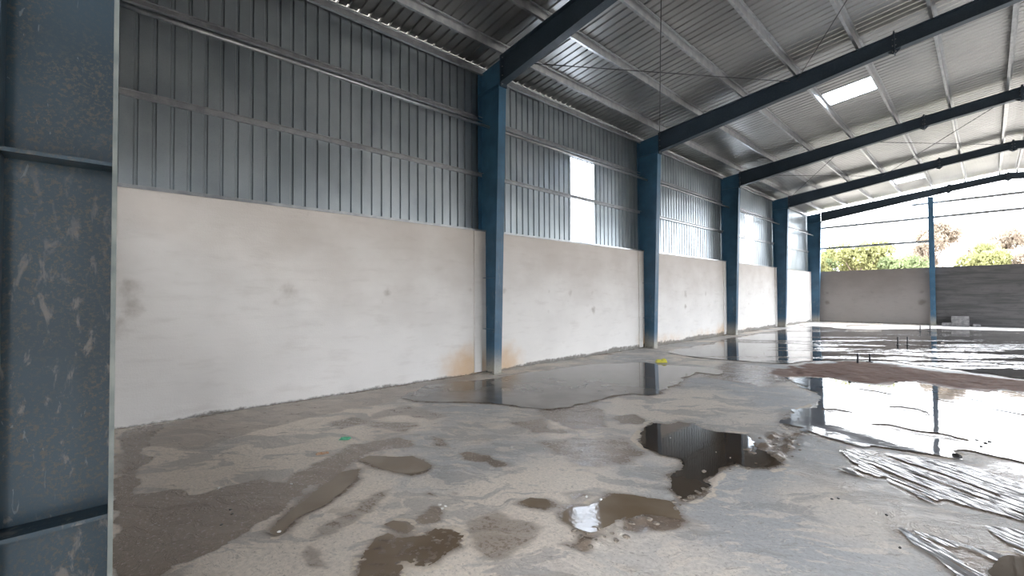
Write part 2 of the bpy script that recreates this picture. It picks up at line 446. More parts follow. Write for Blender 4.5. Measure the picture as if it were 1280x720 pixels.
def mk_plaster(name, base, dark, attrib=True, rough_wall=False):
    m = Mat(name)
    P = m.position()
    n1 = m.noise(m.mapping(P, scale=(1, 1, 1.4)), 0.8, 4, 0.55)
    n2 = m.noise(m.mapping(P, scale=(1, 0.5, 2.2)), 3.2, 4, 0.6)
    nf = m.noise(P, 45, 4, 0.6)
    c = m.mix(m.ramp(n1, 0.35, 0.7), base, tuple(x * 0.93 for x in base))
    c = m.mix(m.ramp(n2, 0.5, 0.75, 0, 0.25 if not rough_wall else 0.7), c, dark)
    if rough_wall:
        w_ = m.noise(m.mapping(P, scale=(0.25, 0.25, 3.5)), 2.2, 5, 0.65, 0.8)
        c = m.mix(m.ramp(w_, 0.42, 0.62, 0, 0.8), c, dark)
    c = m.mix(m.ramp(nf, 0.62, 0.8, 0, 0.25), c, dark)
    if attrib:
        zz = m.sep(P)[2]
        c = m.mix(m.ramp(m.math('ADD', zz, m.math('MULTIPLY', m.math('SUBTRACT', n1, 0.5), 2.0)), 1.0, 3.2, 0, 0.6), c, tuple(x * y_ for x, y_ in zip(base, (0.62, 0.56, 0.51))))  # browner towards the top: dusty plaster plus shade painted into the colour
        a = m.attr('stain')
        blot = m.ramp(m.math('ADD', a[0], m.math('MULTIPLY', m.math('SUBTRACT', m.noise(P, 7, 4), 0.5), 0.9)), 0.25, 1.0, 0, 0.8)
        c = m.mix(blot, c, tuple(x * y_ for x, y_ in zip(base, (0.50, 0.46, 0.42))))
        ora = m.ramp(m.math('ADD', a[1], m.math('MULTIPLY', m.math('SUBTRACT', m.noise(P, 4, 3), 0.5), 0.5)), 0.2, 1.0, 0, 0.85)
        c = m.mix(ora, c, (0.62, 0.42, 0.24))
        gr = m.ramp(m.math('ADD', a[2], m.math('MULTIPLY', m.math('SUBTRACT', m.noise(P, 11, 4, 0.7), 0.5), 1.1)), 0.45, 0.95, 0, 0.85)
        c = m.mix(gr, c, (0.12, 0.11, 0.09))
    nrm = m.bump(m.math('ADD', nf, m.math('MULTIPLY', n2, 3)), 0.25 if not rough_wall else 0.6, 0.01)
    return m.pbr(c, 0.85, 0, nrm)


def mk_paint(nm='blue_paint', ca=(0.024, 0.080, 0.140), cb=(0.042, 0.122, 0.205)):
    m = Mat(nm)
    P = m.position()
    z = m.sep(P)[2]
    nf = m.noise(P, 30, 4, 0.6)
    n1 = m.noise(P, 2.0, 3)
    c = m.mix(m.ramp(n1, 0.3, 0.7), ca, cb)
    # cement splashes and worn patches on the lower part
    low = m.ramp(z, 3.4, 1.2, 0, 1)
    sp = m.noise(m.mapping(P, scale=(1, 1, 0.35)), 13, 5, 0.62, 0.4)
    c = m.mix(m.math('MULTIPLY', m.ramp(sp, 0.56, 0.70, 0, 0.4), low), c, (0.24, 0.235, 0.22))
    sp2 = m.noise(P, 75, 3, 0.7)
    c = m.mix(m.ramp(sp2, 0.64, 0.74, 0, 0.4), c, (0.16, 0.18, 0.18))
    foot = m.ramp(m.math('ADD', z, m.math('MULTIPLY', n1, 0.3)), 0.75, 0.1, 0, 0.85)
    c = m.mix(foot, c, (0.50, 0.46, 0.38))
    dust = m.ramp(nf, 0.45, 0.7, 0, 0.25)
    c = m.mix(dust, c, (0.08, 0.095, 0.10))
    r = m.math('ADD', 0.36, m.math('MULTIPLY', nf, 0.25))
    return m.pbr(c, r, 0, m.bump(nf, 0.15, 0.003))


def mk_galv(name, c1, c2, rough, metal, scale=3.0, bmp=0.02):
    m = Mat(name)
    P = m.position()
    n = m.noise(P, scale, 4, 0.55)
    nf = m.noise(P, 60, 3, 0.6)
    c = m.mix(m.ramp(n, 0.3, 0.7), c1, c2)
    c = m.mix(m.ramp(nf, 0.5, 0.75, 0, 0.2), c, tuple(x * 0.6 for x in c1))
    r = m.math('ADD', rough, m.math('MULTIPLY', n, 0.12))
    return m.pbr(c, r, metal, m.bump(n, bmp, 0.01))


def mk_plain(name, col, rough=0.6, col2=None, scale=25, metal=0):
    m = Mat(name)
    P = m.position()
    n = m.noise(P, scale, 3)
    c = m.mix(m.ramp(n, 0.3, 0.7), col, col2 or tuple(x * 0.75 for x in col))
    return m.pbr(c, rough, metal, m.bump(n, 0.2, 0.003))


def mk_translucent():
    m = Mat('translucent_sheet')
    P = m.position()
    n = m.noise(P, 5, 3)
    t = m.n('ShaderNodeBsdfTransparent')
    t.inputs[0].default_value = (0.92, 0.96, 1, 1)
    d = m.n('ShaderNodeBsdfTranslucent')
    d.inputs[0].default_value = (0.9, 0.94, 1, 1)
    g = m.n('ShaderNodeBsdfGlossy')
    g.inputs['Roughness'].default_value = 0.2
    mx = m.n('ShaderNodeMixShader')
    m.link(m.ramp(n, 0.3, 0.7, 0.45, 0.6), mx.inputs[0])
    m.link(t.outputs[0], mx.inputs[1])
    m.link(d.outputs[0], mx.inputs[2])
    mx2 = m.n('ShaderNodeMixShader')
    mx2.inputs[0].default_value = 0.06
    m.link(mx.outputs[0], mx2.inputs[1])
    m.link(g.outputs[0], mx2.inputs[2])
    m.link(mx2.outputs[0], m.out.inputs['Surface'])
    return m.m


def mk_leaf(name, col):
    m = Mat(name)
    P = m.position()
    n = m.noise(P, 1.2, 3)
    c = m.mix(m.ramp(n, 0.3, 0.7), col, tuple(x * 0.6 for x in col))
    d = m.n('ShaderNodeBsdfDiffuse')
    t = m.n('ShaderNodeBsdfTranslucent')
    m.link(c, d.inputs[0])
    m.link(c, t.inputs[0])
    mx = m.n('ShaderNodeMixShader')
    mx.inputs[0].default_value = 0.4
    m.link(d.outputs[0], mx.inputs[1])
    m.link(t.outputs[0], mx.inputs[2])
    m.link(mx.outputs[0], m.out.inputs['Surface'])
    return m.m


M_FLOOR = mk_floor()
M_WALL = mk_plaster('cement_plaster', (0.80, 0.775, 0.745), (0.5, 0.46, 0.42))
M_END = mk_plaster('grey_plaster', (0.25, 0.23, 0.22), (0.17, 0.155, 0.15))
M_ROUGH = mk_plaster('rough_cement', (0.11, 0.105, 0.105), (0.06, 0.06, 0.06), attrib=False, rough_wall=True)
M_PAINT = mk_paint()
M_RAFT = mk_paint('shaded_blue_paint', (0.020, 0.034, 0.050), (0.030, 0.047, 0.066))  # column paint darkened to carry the shade under the roof
M_CLAD = mk_galv('galvalume_sheet', (0.29, 0.325, 0.345), (0.37, 0.405, 0.425), 0.30, 0.93, 1.2)
M_ROOF = mk_galv('galvalume_roof_sheet', (0.30, 0.30, 0.295), (0.37, 0.37, 0.36), 0.30, 0.9, 1.0)
M_GALV = mk_galv('galvanised_steel', (0.30, 0.31, 0.32), (0.42, 0.425, 0.43), 0.27, 0.85, 6.0)
M_ROD = mk_plain('dark_rod_steel', (0.05, 0.05, 0.055), 0.5)
M_BOLT = mk_plain('bolt_steel', (0.3, 0.3, 0.3), 0.4, metal=0.8)
M_TRANS = mk_translucent()
M_BARK = mk_plain('bark', (0.16, 0.12, 0.09), 0.9, scale=6)
M_LEAF = [mk_leaf('leaf_yellow_green', (0.26, 0.26, 0.12)), mk_leaf('leaf_green', (0.17, 0.20, 0.10)), mk_leaf('leaf_dry', (0.27, 0.22, 0.17))]  # leaf colours lifted towards pale to stand in for glare
M_CLOD = mk_plain('mud_clod', (0.10, 0.08, 0.06), 0.45, (0.34, 0.29, 0.24), 45)
M_STONE = mk_plain('dark_stone', (0.06, 0.055, 0.05), 0.5, (0.03, 0.03, 0.03), 30)
M_WSTONE = mk_plain('white_chip', (0.72, 0.70, 0.66), 0.6, (0.6, 0.58, 0.55), 30)
M_GROUND = mk_plain('outside_yard', (0.40, 0.36, 0.32), 0.9, (0.33, 0.30, 0.26), 0.8)
M_CONC = mk_plain('concrete_block', (0.25, 0.24, 0.24), 0.85, (0.14, 0.14, 0.14), 8)

# ------------------------------------------------------------------ floor
ys = [Y_NEAR - 0.05]
while ys[-1] < Y_FAR + 0.1:
    y = ys[-1]
    ys.append(y + (0.03 if y < 6 else 0.03 + (y - 6) * 0.004))
xs = list(np.arange(-0.1, 9.0, 0.035)) + list(np.arange(9.0, W_IN + 0.2, 0.22))
XS, YS = np.meshgrid(np.array(xs), np.array(ys))
damp = np.zeros(XS.shape)


def smooth(v, a, b):
    t = np.clip((v - a) / (b - a), 0, 1)
    return t * t * (3 - 2 * t)


def region(poly, margin):
    p = np.array(poly)
    return (XS > p[:, 0].min() - margin) & (XS < p[:, 0].max() + margin) & (YS > p[:, 1].min() - margin) & (YS < p[:, 1].max() + margin)


edge = fbm(XS * 3.1, YS * 3.1, 5, 4)
for s, poly in PO['D']:
    mk = region(poly, 0.5)
    d = sdf(XS[mk], YS[mk], poly)
    sc = 0.025 + 0.012 * np.clip(YS[mk], 0, 10)
    v = s * smooth(d + edge[mk] * 0.16, -sc, sc)
    damp[mk] = np.maximum(damp[mk], v)
for grp in ('W', 'S'):
    for k, poly in PO[grp].items():
        mk = region(poly, 0.6)
        d = sdf(XS[mk], YS[mk], poly)
        v = 0.55 * smooth(d + edge[mk] * 0.08, -0.10 - 0.01 * np.clip(YS[mk], 0, 20), 0.02)
        damp[mk] = np.maximum(damp[mk], v)
# damp foot of the wall
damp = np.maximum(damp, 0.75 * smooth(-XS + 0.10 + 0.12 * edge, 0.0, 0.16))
redm = np.zeros(XS.shape)
for poly in PO['R']:
    mk = region(poly, 1.0)
    d = sdf(XS[mk], YS[mk], poly)
    redm[mk] = np.maximum(redm[mk], smooth(d + edge[mk] * 0.35, -0.3, 0.3))
redm = np.maximum(redm, 0.5 * smooth(fbm(XS * 0.8, YS * 0.8, 9, 3), 0.35, 0.6) * smooth(YS, 8, 10))
crust = np.zeros(XS.shape)
for k, poly in PO['W'].items():
    if k in ('far', 'wall'):
        continue
    mk = region(poly, 0.8)
    d = sdf(XS[mk], YS[mk], poly) + edge[mk] * 0.05
    wd = 0.03 if k not in ('sky', 'dark', 'mid') else 0.05
    v = smooth(d, -3.0 * wd, -wd) * (1 - smooth(d, -0.35 * wd, 0.0))
    crust[mk] = np.maximum(crust[mk], v)
cl = PO['D'][0][1]
crust = np.maximum(crust, 0.8 * smooth(fbm(XS * 5, YS * 5, 88, 4), 0.05, 0.35) * smooth(XS, 4.2, 4.7) * (1 - smooth(YS - 0.5 * (XS - 4.5), 1.5, 2.4)))
rough_mud = np.zeros(XS.shape)
for di in PO['Q']:
    poly = PO['D'][di][1]
    mk = region(poly, 0.3)
    rough_mud[mk] = np.maximum(rough_mud[mk], smooth(sdf(XS[mk], YS[mk], poly), -0.06, 0.06))
greyf = smooth(XS, 5.0, 7.0) * 0.10 + smooth(YS, 2.0, 3.5) * 0.12 - 0.06
z = 0.0 + redm * (0.018 + 0.02 * fbm(XS * 4, YS * 4, 3, 4)) * smooth(XS, 3.0, 3.8)
z = z + 0.003 * edge - 0.004 + rough_mud * np.clip(fbm(XS * 12, YS * 12, 61, 3), -0.15, 1) * 0.055
z = z + redm * 0.02 * fbm(XS * 12, YS * 12, 77, 2)
ny, nx = XS.shape
verts = np.stack([XS.ravel(), YS.ravel(), z.ravel()], 1)
ii = np.arange(ny * nx).reshape(ny, nx)
q = np.stack([ii[:-1, :-1].ravel(), ii[:-1, 1:].ravel(), ii[1:, 1:].ravel(), ii[1:, :-1].ravel()], 1)


def grid_mesh(name, verts, quads, attr_name=None, rgb=None, smooth_=True):
    m = bpy.data.meshes.new(name)
    m.vertices.add(len(verts))
    m.vertices.foreach_set('co', verts.astype(np.float32).ravel())
    m.loops.add(quads.size)
    m.loops.foreach_set('vertex_index', quads.astype(np.int32).ravel())
    m.polygons.add(len(quads))
    m.polygons.foreach_set('loop_start', np.arange(0, quads.size, 4, dtype=np.int32))
    m.polygons.foreach_set('use_smooth', np.full(len(quads), smooth_))
    m.update()
    m.validate()
    if attr_name:
        at = m.color_attributes.new(attr_name, 'FLOAT_COLOR', 'POINT')
        c4 = np.ones((len(verts), 4), np.float32)
        c4[:, :3] = rgb
        at.data.foreach_set('color', c4.ravel())
    return m


crust *= (1 - redm) * (1 - rough_mud) * smooth(fbm(XS * 2.3, YS * 2.3, 101, 4), -0.25, 0.3)
fm = grid_mesh('floor', verts, q, 'ground', np.stack([damp.ravel(), redm.ravel(), greyf.ravel()], 1))
at2 = fm.color_attributes.new('crust', 'FLOAT_COLOR', 'POINT')
c4_ = np.ones((len(verts), 4), np.float32)
c4_[:, 0] = crust.ravel()
c4_[:, 1] = rough_mud.ravel()
at2.data.foreach_set('color', c4_.ravel())
floor = obj('floor', fm, M_FLOOR, kind='structure',
            label='wet cement floor with mud, damp patches and puddles')

gm = MB().box((-80, -60, -0.5), (100, 120, -0.06)).mesh('ground')
obj('ground', gm, M_GROUND, kind='structure', label='bare ground outside the shed')

# ------------------------------------------------------------------ walls
WALL_H = 3.02


def wall_grid(name, length, h, cell, to_world, stain_fn, mat, label, thick_vec):
    nu = int(length / cell) + 1
    nv = int(h / cell) + 1
    U, V = np.meshgrid(np.linspace(0, length, nu), np.linspace(0, h, nv))
    co = to_world(U.ravel(), V.ravel())
    i2 = np.arange(nu * nv).reshape(nv, nu)
    qd = np.stack([i2[:-1, :-1].ravel(), i2[:-1, 1:].ravel(), i2[1:, 1:].ravel(), i2[1:, :-1].ravel()], 1)
    st = stain_fn(U.ravel(), V.ravel())
    # body behind the face
    corners = co.reshape(nv, nu, 3)
    c00, c10, c11, c01 = corners[0, 0], corners[0, -1], corners[-1, -1], corners[-1, 0]
    back = np.array([c00 + thick_vec, c10 + thick_vec, c11 + thick_vec, c01 + thick_vec, c00, c10, c11, c01])
    n0 = len(co)
    bq = np.array([[0, 3, 2, 1], [4, 0, 1, 5], [5, 1, 2, 6], [6, 2, 3, 7], [7, 3, 0, 4]]) + n0
    allv = np.concatenate([co, back])
    alls = np.concatenate([st, np.zeros((8, 3))])
    m = grid_mesh(name, allv, np.concatenate([qd, bq]), 'stain', alls, False)
    return obj(name, m, mat, kind='structure', label=label)


def blob(u, v, u0, v0, ru, rv):
    return np.exp(-(((u - u0) / ru) ** 2 + ((v - v0) / rv) ** 2) * 1.2)


FR = [-0.4086 + 6.3837 * k for k in range(6)]


def stain_shade_left(u, v):
    y = u + Y_NEAR
    b = np.zeros_like(u)
    for (yy, zz, r, s) in [(2.06, 1.70, 0.16, 0.75), (1.86, 1.55, 0.10, 0.5), (3.69, 1.70, 0.10, 0.75), (3.6, 1.55, 0.07, 0.5), (0.23, 1.50, 0.16, 0.8), (0.2, 1.75, 0.16, 0.75), (0.1, 1.25, 0.2, 0.6),
                           (5.55, 1.75, 0.10, 0.55), (6.50, 1.75, 0.10, 0.7), (7.96, 1.715, 0.08, 0.6), (7.956, 1.225, 0.07, 0.55), (8.78, 1.70, 0.10, 0.8), (9.69, 1.72, 0.10, 0.6), (9.75, 1.24, 0.12, 0.9),
                           (9.70, 1.45, 0.06, 0.5), (15.14, 1.65, 0.16, 0.75), (15.12, 1.23, 0.12, 0.8), (16.77, 1.68, 0.12, 0.6), (18.45, 1.68, 0.12, 0.8), (21.22, 1.72, 0.12, 0.6), (21.2, 1.22, 0.1, 0.8),
                           (23.09, 1.73, 0.12, 0.5), (23.06, 1.19, 0.1, 0.8), (27.9, 1.7, 0.12, 0.5), (27.9, 1.2, 0.12, 0.5), (29.5, 1.2, 0.1, 0.6)]:
        b = np.maximum(b, s * blob(y, v, yy, zz, r, r * 1.1))
    o = np.zeros_like(u)
    for yy, hw, hz, s in [(5.5, 0.8, 0.6, 0.95), (6.5, 0.7, 0.6, 0.85), (12.62, 0.7, 0.55, 1.2), (18.3, 1.0, 0.5, 0.8), (19.2, 1.0, 0.4, 0.6), (13.8, 1.8, 0.4, 0.55), (16.5, 2.0, 0.4, 0.5), (21, 1.5, 0.3, 0.5)]:
        o = np.maximum(o, s * blob(y, v, yy, 0.12, hw, hz))
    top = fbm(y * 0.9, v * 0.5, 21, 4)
    g = 0.95 * smooth(0.035 + 0.05 * smooth(y, 6, 9) + (0.05 + 0.04 * smooth(y, 6, 9)) * fbm(y * 1.7, v, 33, 4) + 0.05 * smooth(y, 8, 14) - v, -0.05, 0.05)
    g = np.maximum(g, 0.42 * smooth(0.42 + 0.25 * fbm(y * 1.2, v * 2, 40, 4) - v, -0.15, 0.15) * smooth(y, 9, 13))
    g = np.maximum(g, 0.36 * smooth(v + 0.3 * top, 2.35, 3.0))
    g = np.maximum(g, 0.30 * smooth(-y + 0.2 * top, -0.6, 0.4))  # near end darkened in the colour to stand in for its shade
    return np.stack([b, o, g], 1)


wl = wall_grid('wall_left', Y_FAR - Y_NEAR, WALL_H, 0.05, lambda u, v: np.stack([np.zeros_like(u), u + Y_NEAR, v], 1), stain_shade_left, M_WALL,
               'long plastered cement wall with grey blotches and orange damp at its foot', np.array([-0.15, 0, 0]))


def stain_end(u, v):
    b = np.zeros_like(u)
    for (xx, zz, r, s) in [(0.74, 1.74, 0.12, 0.8), (0.73, 1.16, 0.18, 0.9), (2.84, 1.76, 0.12, 0.6), (4.9, 1.74, 0.13, 0.7), (4.9, 1.2, 0.22, 1.0), (2.3, 2.4, 0.7, 0.25)]:
        b = np.maximum(b, s * blob(u, v, xx, zz, r, r))
    g = 0.8 * smooth(0.06 - v, -0.06, 0.03)
    return np.stack([b, 0 * b, g], 1)


we = wall_grid('wall_end', 5.22, WALL_H, 0.05, lambda u, v: np.stack([u, 0 * u + Y_FAR, v], 1), stain_end, M_END,
               'plastered grey end wall left of the far post', np.array([0, 0.15, 0]))
for yk in FR[1:]:
    for a_, b_ in ((yk - 0.33, yk - 0.14), (yk + 0.14, yk + 0.33)):
        if b_ < Y_FAR:
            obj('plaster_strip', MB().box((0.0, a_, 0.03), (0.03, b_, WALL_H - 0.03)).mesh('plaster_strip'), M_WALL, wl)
rw = MB().box((5.22, Y_FAR - 0.0, 0), (W_IN, Y_FAR + 0.15, WALL_H + 0.01)).mesh('rough_panel')
obj('rough_panel', rw, M_ROUGH, parent=we, label='dark unplastered stretch of the end wall right of the far post')
wr = obj('wall_right', MB().box((W_IN, Y_NEAR, 0), (W_IN + 0.15, 6.5, 3.1)).prism([(W_IN + 0.16, 3.1), (W_IN + 0.20, 3.1), (W_IN + 0.20, 6.62), (W_IN + 0.16, 6.62)], 1, Y_NEAR, Y_FAR + 0.2).mesh('wall_right'), M_CLAD, kind='structure', label='metal cladding above the open right side')
# near wall with the doorway the photographer stands in
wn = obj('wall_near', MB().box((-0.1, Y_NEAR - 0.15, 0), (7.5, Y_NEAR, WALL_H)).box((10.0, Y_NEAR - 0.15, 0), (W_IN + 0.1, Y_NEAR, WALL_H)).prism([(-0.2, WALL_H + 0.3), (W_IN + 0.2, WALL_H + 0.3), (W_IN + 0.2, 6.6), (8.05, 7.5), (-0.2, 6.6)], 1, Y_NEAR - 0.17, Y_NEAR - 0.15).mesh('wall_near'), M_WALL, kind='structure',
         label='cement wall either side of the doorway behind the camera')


# cladding profile
def sheet_profile(width, nrib, depth=0.03):
    p = width / nrib
    pts = []
    for i in range(nrib):
        s = i * p
        pts += [(s, 0), (s + p * 0.36, 0), (s + p * 0.37, 0.0), (s + p * 0.43, depth), (s + p * 0.57, depth), (s + p * 0.63, 0)]
    pts.append((width, 0))
    # drop duplicates
    out = [pts[0]]
    for a in pts[1:]:
        if abs(a[0] - out[-1][0]) > 1e-4:
            out.append(a)
    return out


def wall_sheet(width, nrib, z0, z1):
    pr = sheet_profile(width, nrib)
    T = 0.0012
    v = []
    for zz in (z0, z1):
        v += [(-d, y, zz) for y, d in pr]
    n = len(pr)
    for zz in (z0, z1):
        v += [(-d - T, y, zz) for y, d in pr]
    f = [(i, i + 1, n + i + 1, n + i) for i in range(n - 1)]
    f += [(2 * n + i + 1, 2 * n + i, 3 * n + i, 3 * n + i + 1) for i in range(n - 1)]
    return mesh_from('cladding_sheet', v, f)


edges = []
y = 9.04
while y > Y_NEAR - 0.2:
    edges.append((y - 0.945, y, 'm'))
    y -= 0.945
edges.append((9.04, 10.05, 't'))
y = 10.05
for i in range(12):
    edges.append((y, y + 11.36 / 12, 'm'))
    y += 11.36 / 12
edges.append((21.41, 22.42, 't'))
y = 22.42
for i in range(10):
    edges.append((y, y + 0.96, 'm'))
    y += 0.96
SX = -0.17
zlo, zhi = WALL_H + 0.0, 6.654
cache = {}
for y0, y1, k in edges:
    key = (round(y1 - y0, 3), k)
    if k == 't':
        ms = wall_sheet(y1 - y0, 5, zlo, 5.33)
        ms.name = 'translucent_sheet'
        o = obj('translucent_sheet', ms, M_TRANS, wl, label='white translucent sheet letting daylight through the metal wall')
        o.location = (SX + 0.002, y0, 0)
        ms = wall_sheet(y1 - y0, 5, 5.31, zhi)
        o = obj('cladding_sheet', ms, M_CLAD, wl)
        o.location = (SX, y0, 0)
        continue
    if key not in cache:
        cache[key] = wall_sheet(y1 - y0, 5, zlo, zhi)
    o = obj('cladding_sheet', cache[key], M_CLAD, wl)
    o.location = (SX + (0.001 if len(cache) % 2 else 0), y0, 0)
fl = MB().box((-0.17, Y_NEAR, WALL_H + 0.0), (0.025, Y_FAR, WALL_H + 0.014)).box((0.015, Y_NEAR, WALL_H - 0.022), (0.025, Y_FAR, WALL_H)).box((-0.165, Y_NEAR, WALL_H), (-0.155, Y_FAR, WALL_H + 0.06)).mesh('flashing')
gt = MB().prism([(-0.37, 6.52), (-0.52, 6.52), (-0.52, 6.70), (-0.51, 6.70), (-0.51, 6.53), (-0.38, 6.53), (-0.38, 6.67), (-0.37, 6.67)], 1, Y_NEAR - 0.3, 31.7).mesh('eave_light_baffle')  # unseen trough added outside the eave to block leaking light
obj('eave_light_baffle', gt, M_GALV, wl)
obj('flashing', fl, M_GALV, wl, label='thin metal flashing along the top of the wall')

# ------------------------------------------------------------------ roof
XR = 8.05


def rt(x):          # rafter top
    x = min(x, 2 * XR - x)
    return 6.50 + 0.108 * x


PUR = 0.175
ceiling = obj('ceiling', None, kind='structure', label='pitched roof of profiled metal sheets')


def roof_sheet(width, nrib, xa, xb, name='roof_sheet'):
    pr = sheet_profile(width, nrib)
    T = 0.0012
    v = []
    n = len(pr)
    for off in (0, T):
        for xx in (xa, xb):
            zz = rt(xx) + PUR + 0.003
            v += [(xx, y, zz + d + off) for y, d in pr]
    f = [(i + 1, i, n + i, n + i + 1) for i in range(n - 1)] + [(2 * n + i, 2 * n + i + 1, 3 * n + i + 1, 3 * n + i) for i in range(n - 1)]
    return mesh_from(name, v, f)


rw_ = 13.5 / 14
yy = 14.5
while yy > -1.0:
    yy -= rw_
starts = []
while yy < 32.0:
    starts.append(yy)
    yy += rw_
starts = [q_ for q_ in starts if q_ < 30.8]
full = roof_sheet(rw_ + 0.004, 5, -0.35, XR)
lo_ = roof_sheet(rw_ + 0.004, 5, -0.35, 4.30)
hi_ = roof_sheet(rw_ + 0.004, 5, 5.40, XR)
sk_ = roof_sheet(rw_ + 0.004, 5, 4.28, 5.42, 'skylight_sheet')
fr_ = roof_sheet(rw_ + 0.004, 5, XR, 2 * XR + 0.35)
for s in starts:
    if abs(s - 14.5) < 0.1 or abs(s - 28.0) < 0.1:
        for ms, nm, mt in ((lo_, 'roof_sheet', M_ROOF), (hi_, 'roof_sheet', M_ROOF), (sk_, 'skylight_sheet', M_TRANS)):
            o = obj(nm, ms, mt, ceiling)
            o.location = (0, s, 0)
            if nm == 'skylight_sheet':
                o['label'] = 'translucent skylight sheet glowing with daylight'
    else:
        o = obj('roof_sheet', full, M_ROOF, ceiling)
        o.location = (0, s, 0)
    o = obj('roof_sheet', fr_, M_ROOF, ceiling)
    o.location = (0, s, 0)
for xa_, xb_ in ((-0.35, XR), (XR, 2 * XR + 0.35)):
    o = obj('roof_sheet', roof_sheet(0.78, 4, xa_, xb_), M_ROOF, ceiling)
    o.location = (0, starts[-1] + rw_, 0)
rc = MB().add([(XR - 0.25, -1.0, rt(XR - 0.25) + PUR + 0.05), (XR, -1.0, rt(XR) + PUR + 0.06), (XR + 0.25, -1.0, rt(XR - .25) + PUR + 0.05),
               (XR - 0.25, 31.66, rt(XR - 0.25) + PUR + 0.05), (XR, 31.66, rt(XR) + PUR + 0.06), (XR + 0.25, 31.66, rt(XR - .25) + PUR + 0.05)], [(0, 1, 4, 3), (1, 2, 5, 4)]).mesh('ridge_cap')
obj('ridge_cap', rc, M_ROOF, ceiling)

# ------------------------------------------------------------------ steel frames
ORD = ['nearest', 'second', 'third', 'fourth', 'fifth', 'far end']


def mirror(mb, flip):
    if flip:
        mb.v = [(2 * XR - x, y, z_) for x, y, z_ in mb.v]
    return mb


XB, XT, ZK = 0.36, 0.56, 6.0


def xf(z_):
    return XB + (XT - XB) * z_ / ZK


def steel_column(y, flip, label, detail=True):
    t = empty('steel_column', (2 * XR - 0.1 if flip else 0.1, y, 0), label, 'column', 'blue steel columns of the long walls')
    off = Vector(t.location)

    def part(name, mb, mat=M_PAINT, lab=None):
        mirror(mb, flip)
        mb.v = [(a - off.x, b - off.y, c - off.z) for a, b, c in mb.v]
        o = obj(name, mb.mesh(name), mat, t)
        return o
    th = 0.006
    part('web', MB().prism([(0.004, 0.012), (xf(0), 0.012), (XT, ZK), (XT, rt(XT) - 0.012), (-0.12, rt(0) - 0.03), (-0.12, WALL_H + 0.02), (0.004, WALL_H + 0.02)], 1, y - th, y + th))
    part('inner_flange', MB().prism([(xf(0), 0.012), (xf(0) + 0.014, 0.012), (XT + 0.014, ZK), (XT, ZK)], 1, y - 0.1, y + 0.1))
    part('outer_flange', MB().box((-0.134, y - 0.1, WALL_H + 0.015), (-0.12, y + 0.1, 6.48)))
    part('base_plate', MB().box((0.01, y - 0.13, 0.0), (0.43, y + 0.13, 0.014)))
    if detail:
        for zz in (0.92, 2.0):
            for sgn in (-1, 1):
                part('stiffener', MB().box((0.006, min(y + sgn * th, y + sgn * 0.095), zz), (xf(zz) - 0.001, max(y + sgn * th, y + sgn * 0.095), zz + 0.010)))
        for sgn in (-1, 1):
            part('knee_stiffener', MB().box((-0.118, min(y + sgn * th, y + sgn * 0.095), ZK - 0.02), (XT - 0.001, max(y + sgn * th, y + sgn * 0.095), ZK - 0.006)))
        for bx in (0.1, 0.26):
            for sgn in (-1, 1):
                part('anchor_nut', MB().tube((bx, y + sgn * 0.07, 0.014), (bx, y + sgn * 0.07, 0.05), 0.016, 6), M_BOLT)
    return t


def rbot(x):
    if x < 6.04:
        return 6.0 + (x - 0.56) / (6.04 - 0.56) * 0.83
    return 6.83 + (x - 6.04) / (8.05 - 6.04) * 0.24


def steel_rafter(y, flip, label):
    x0 = XT + 0.03
    t = empty('steel_rafter', (2 * XR - x0 if flip else x0, y, 6.0), label, 'rafter', 'blue steel rafters')
    off = Vector(t.location)

    def part(name, mb, mat=M_RAFT):
        mirror(mb, flip)
        mb.v = [(a - off.x, b - off.y, c - off.z) for a, b, c in mb.v]
        return obj(name, mb.mesh(name), mat, t)
    th = 0.006
    part('web', MB().prism([(x0, rbot(x0) + 0.014), (6.04, 6.83 + .014), (XR - 0.012, rbot(XR) + .014), (XR - 0.012, rt(XR) - 0.012), (x0, rt(x0) - 0.012)], 1, y - th, y + th))
    part('top_flange', MB().prism([(x0, rt(x0) - 0.012), (XR - .012, rt(XR) - 0.012), (XR - .012, rt(XR)), (x0, rt(x0))], 1, y - 0.09, y + 0.09))
    part('bottom_flange', MB().prism([(x0, rbot(x0)), (6.04, 6.83), (XR - .012, rbot(XR)), (XR - .012, rbot(XR) + .014), (6.04, 6.844), (x0, rbot(x0) + .014)], 1, y - 0.09, y + 0.09))
    # bolted end plates
    for nm, xx in (('knee_plate', x0 + 0.008), ('splice_plate', 6.04), ('ridge_plate', XR - 0.013)):
        zt = rt(xx) + (0.07 if nm != 'knee_plate' else 0.0)
        zb = rbot(xx) - 0.075
        if nm == 'ridge_plate':
            zt = rt(xx) + 0.05
        pl_ = part(nm, MB().box((xx - 0.012, y - 0.09, zb), (xx + 0.012, y + 0.09, zt)))
        # small gussets
        if nm == 'splice_plate':
            for sgn in (-1, 1):
                part('gusset', MB().prism([(xx + sgn * 0.012, rbot(xx)), (xx + sgn * 0.12, rbot(xx) + sgn * 0.016), (xx + sgn * 0.012, zb)], 1, y - th, y + th))
                part('gusset', MB().prism([(xx + sgn * 0.012, rt(xx)), (xx + sgn * 0.12, rt(xx) + sgn * 0.013), (xx + sgn * 0.012, zt)], 1, y - th, y + th))
        if nm == 'ridge_plate':
            part('gusset', MB().prism([(xx - 0.012, rbot(xx)), (xx - 0.12, rbot(xx) - 0.014), (xx - 0.012, zb)], 1, y - th, y + th))
        for zz in np.linspace(zb + 0.04, zt - 0.04, 4):
            part('bolt', MB().tube((xx - 0.035, y - 0.05, zz), (xx + (0.035 if nm != 'ridge_plate' else 0.0), y - 0.05, zz), 0.012, 6), M_BOLT)
    return t


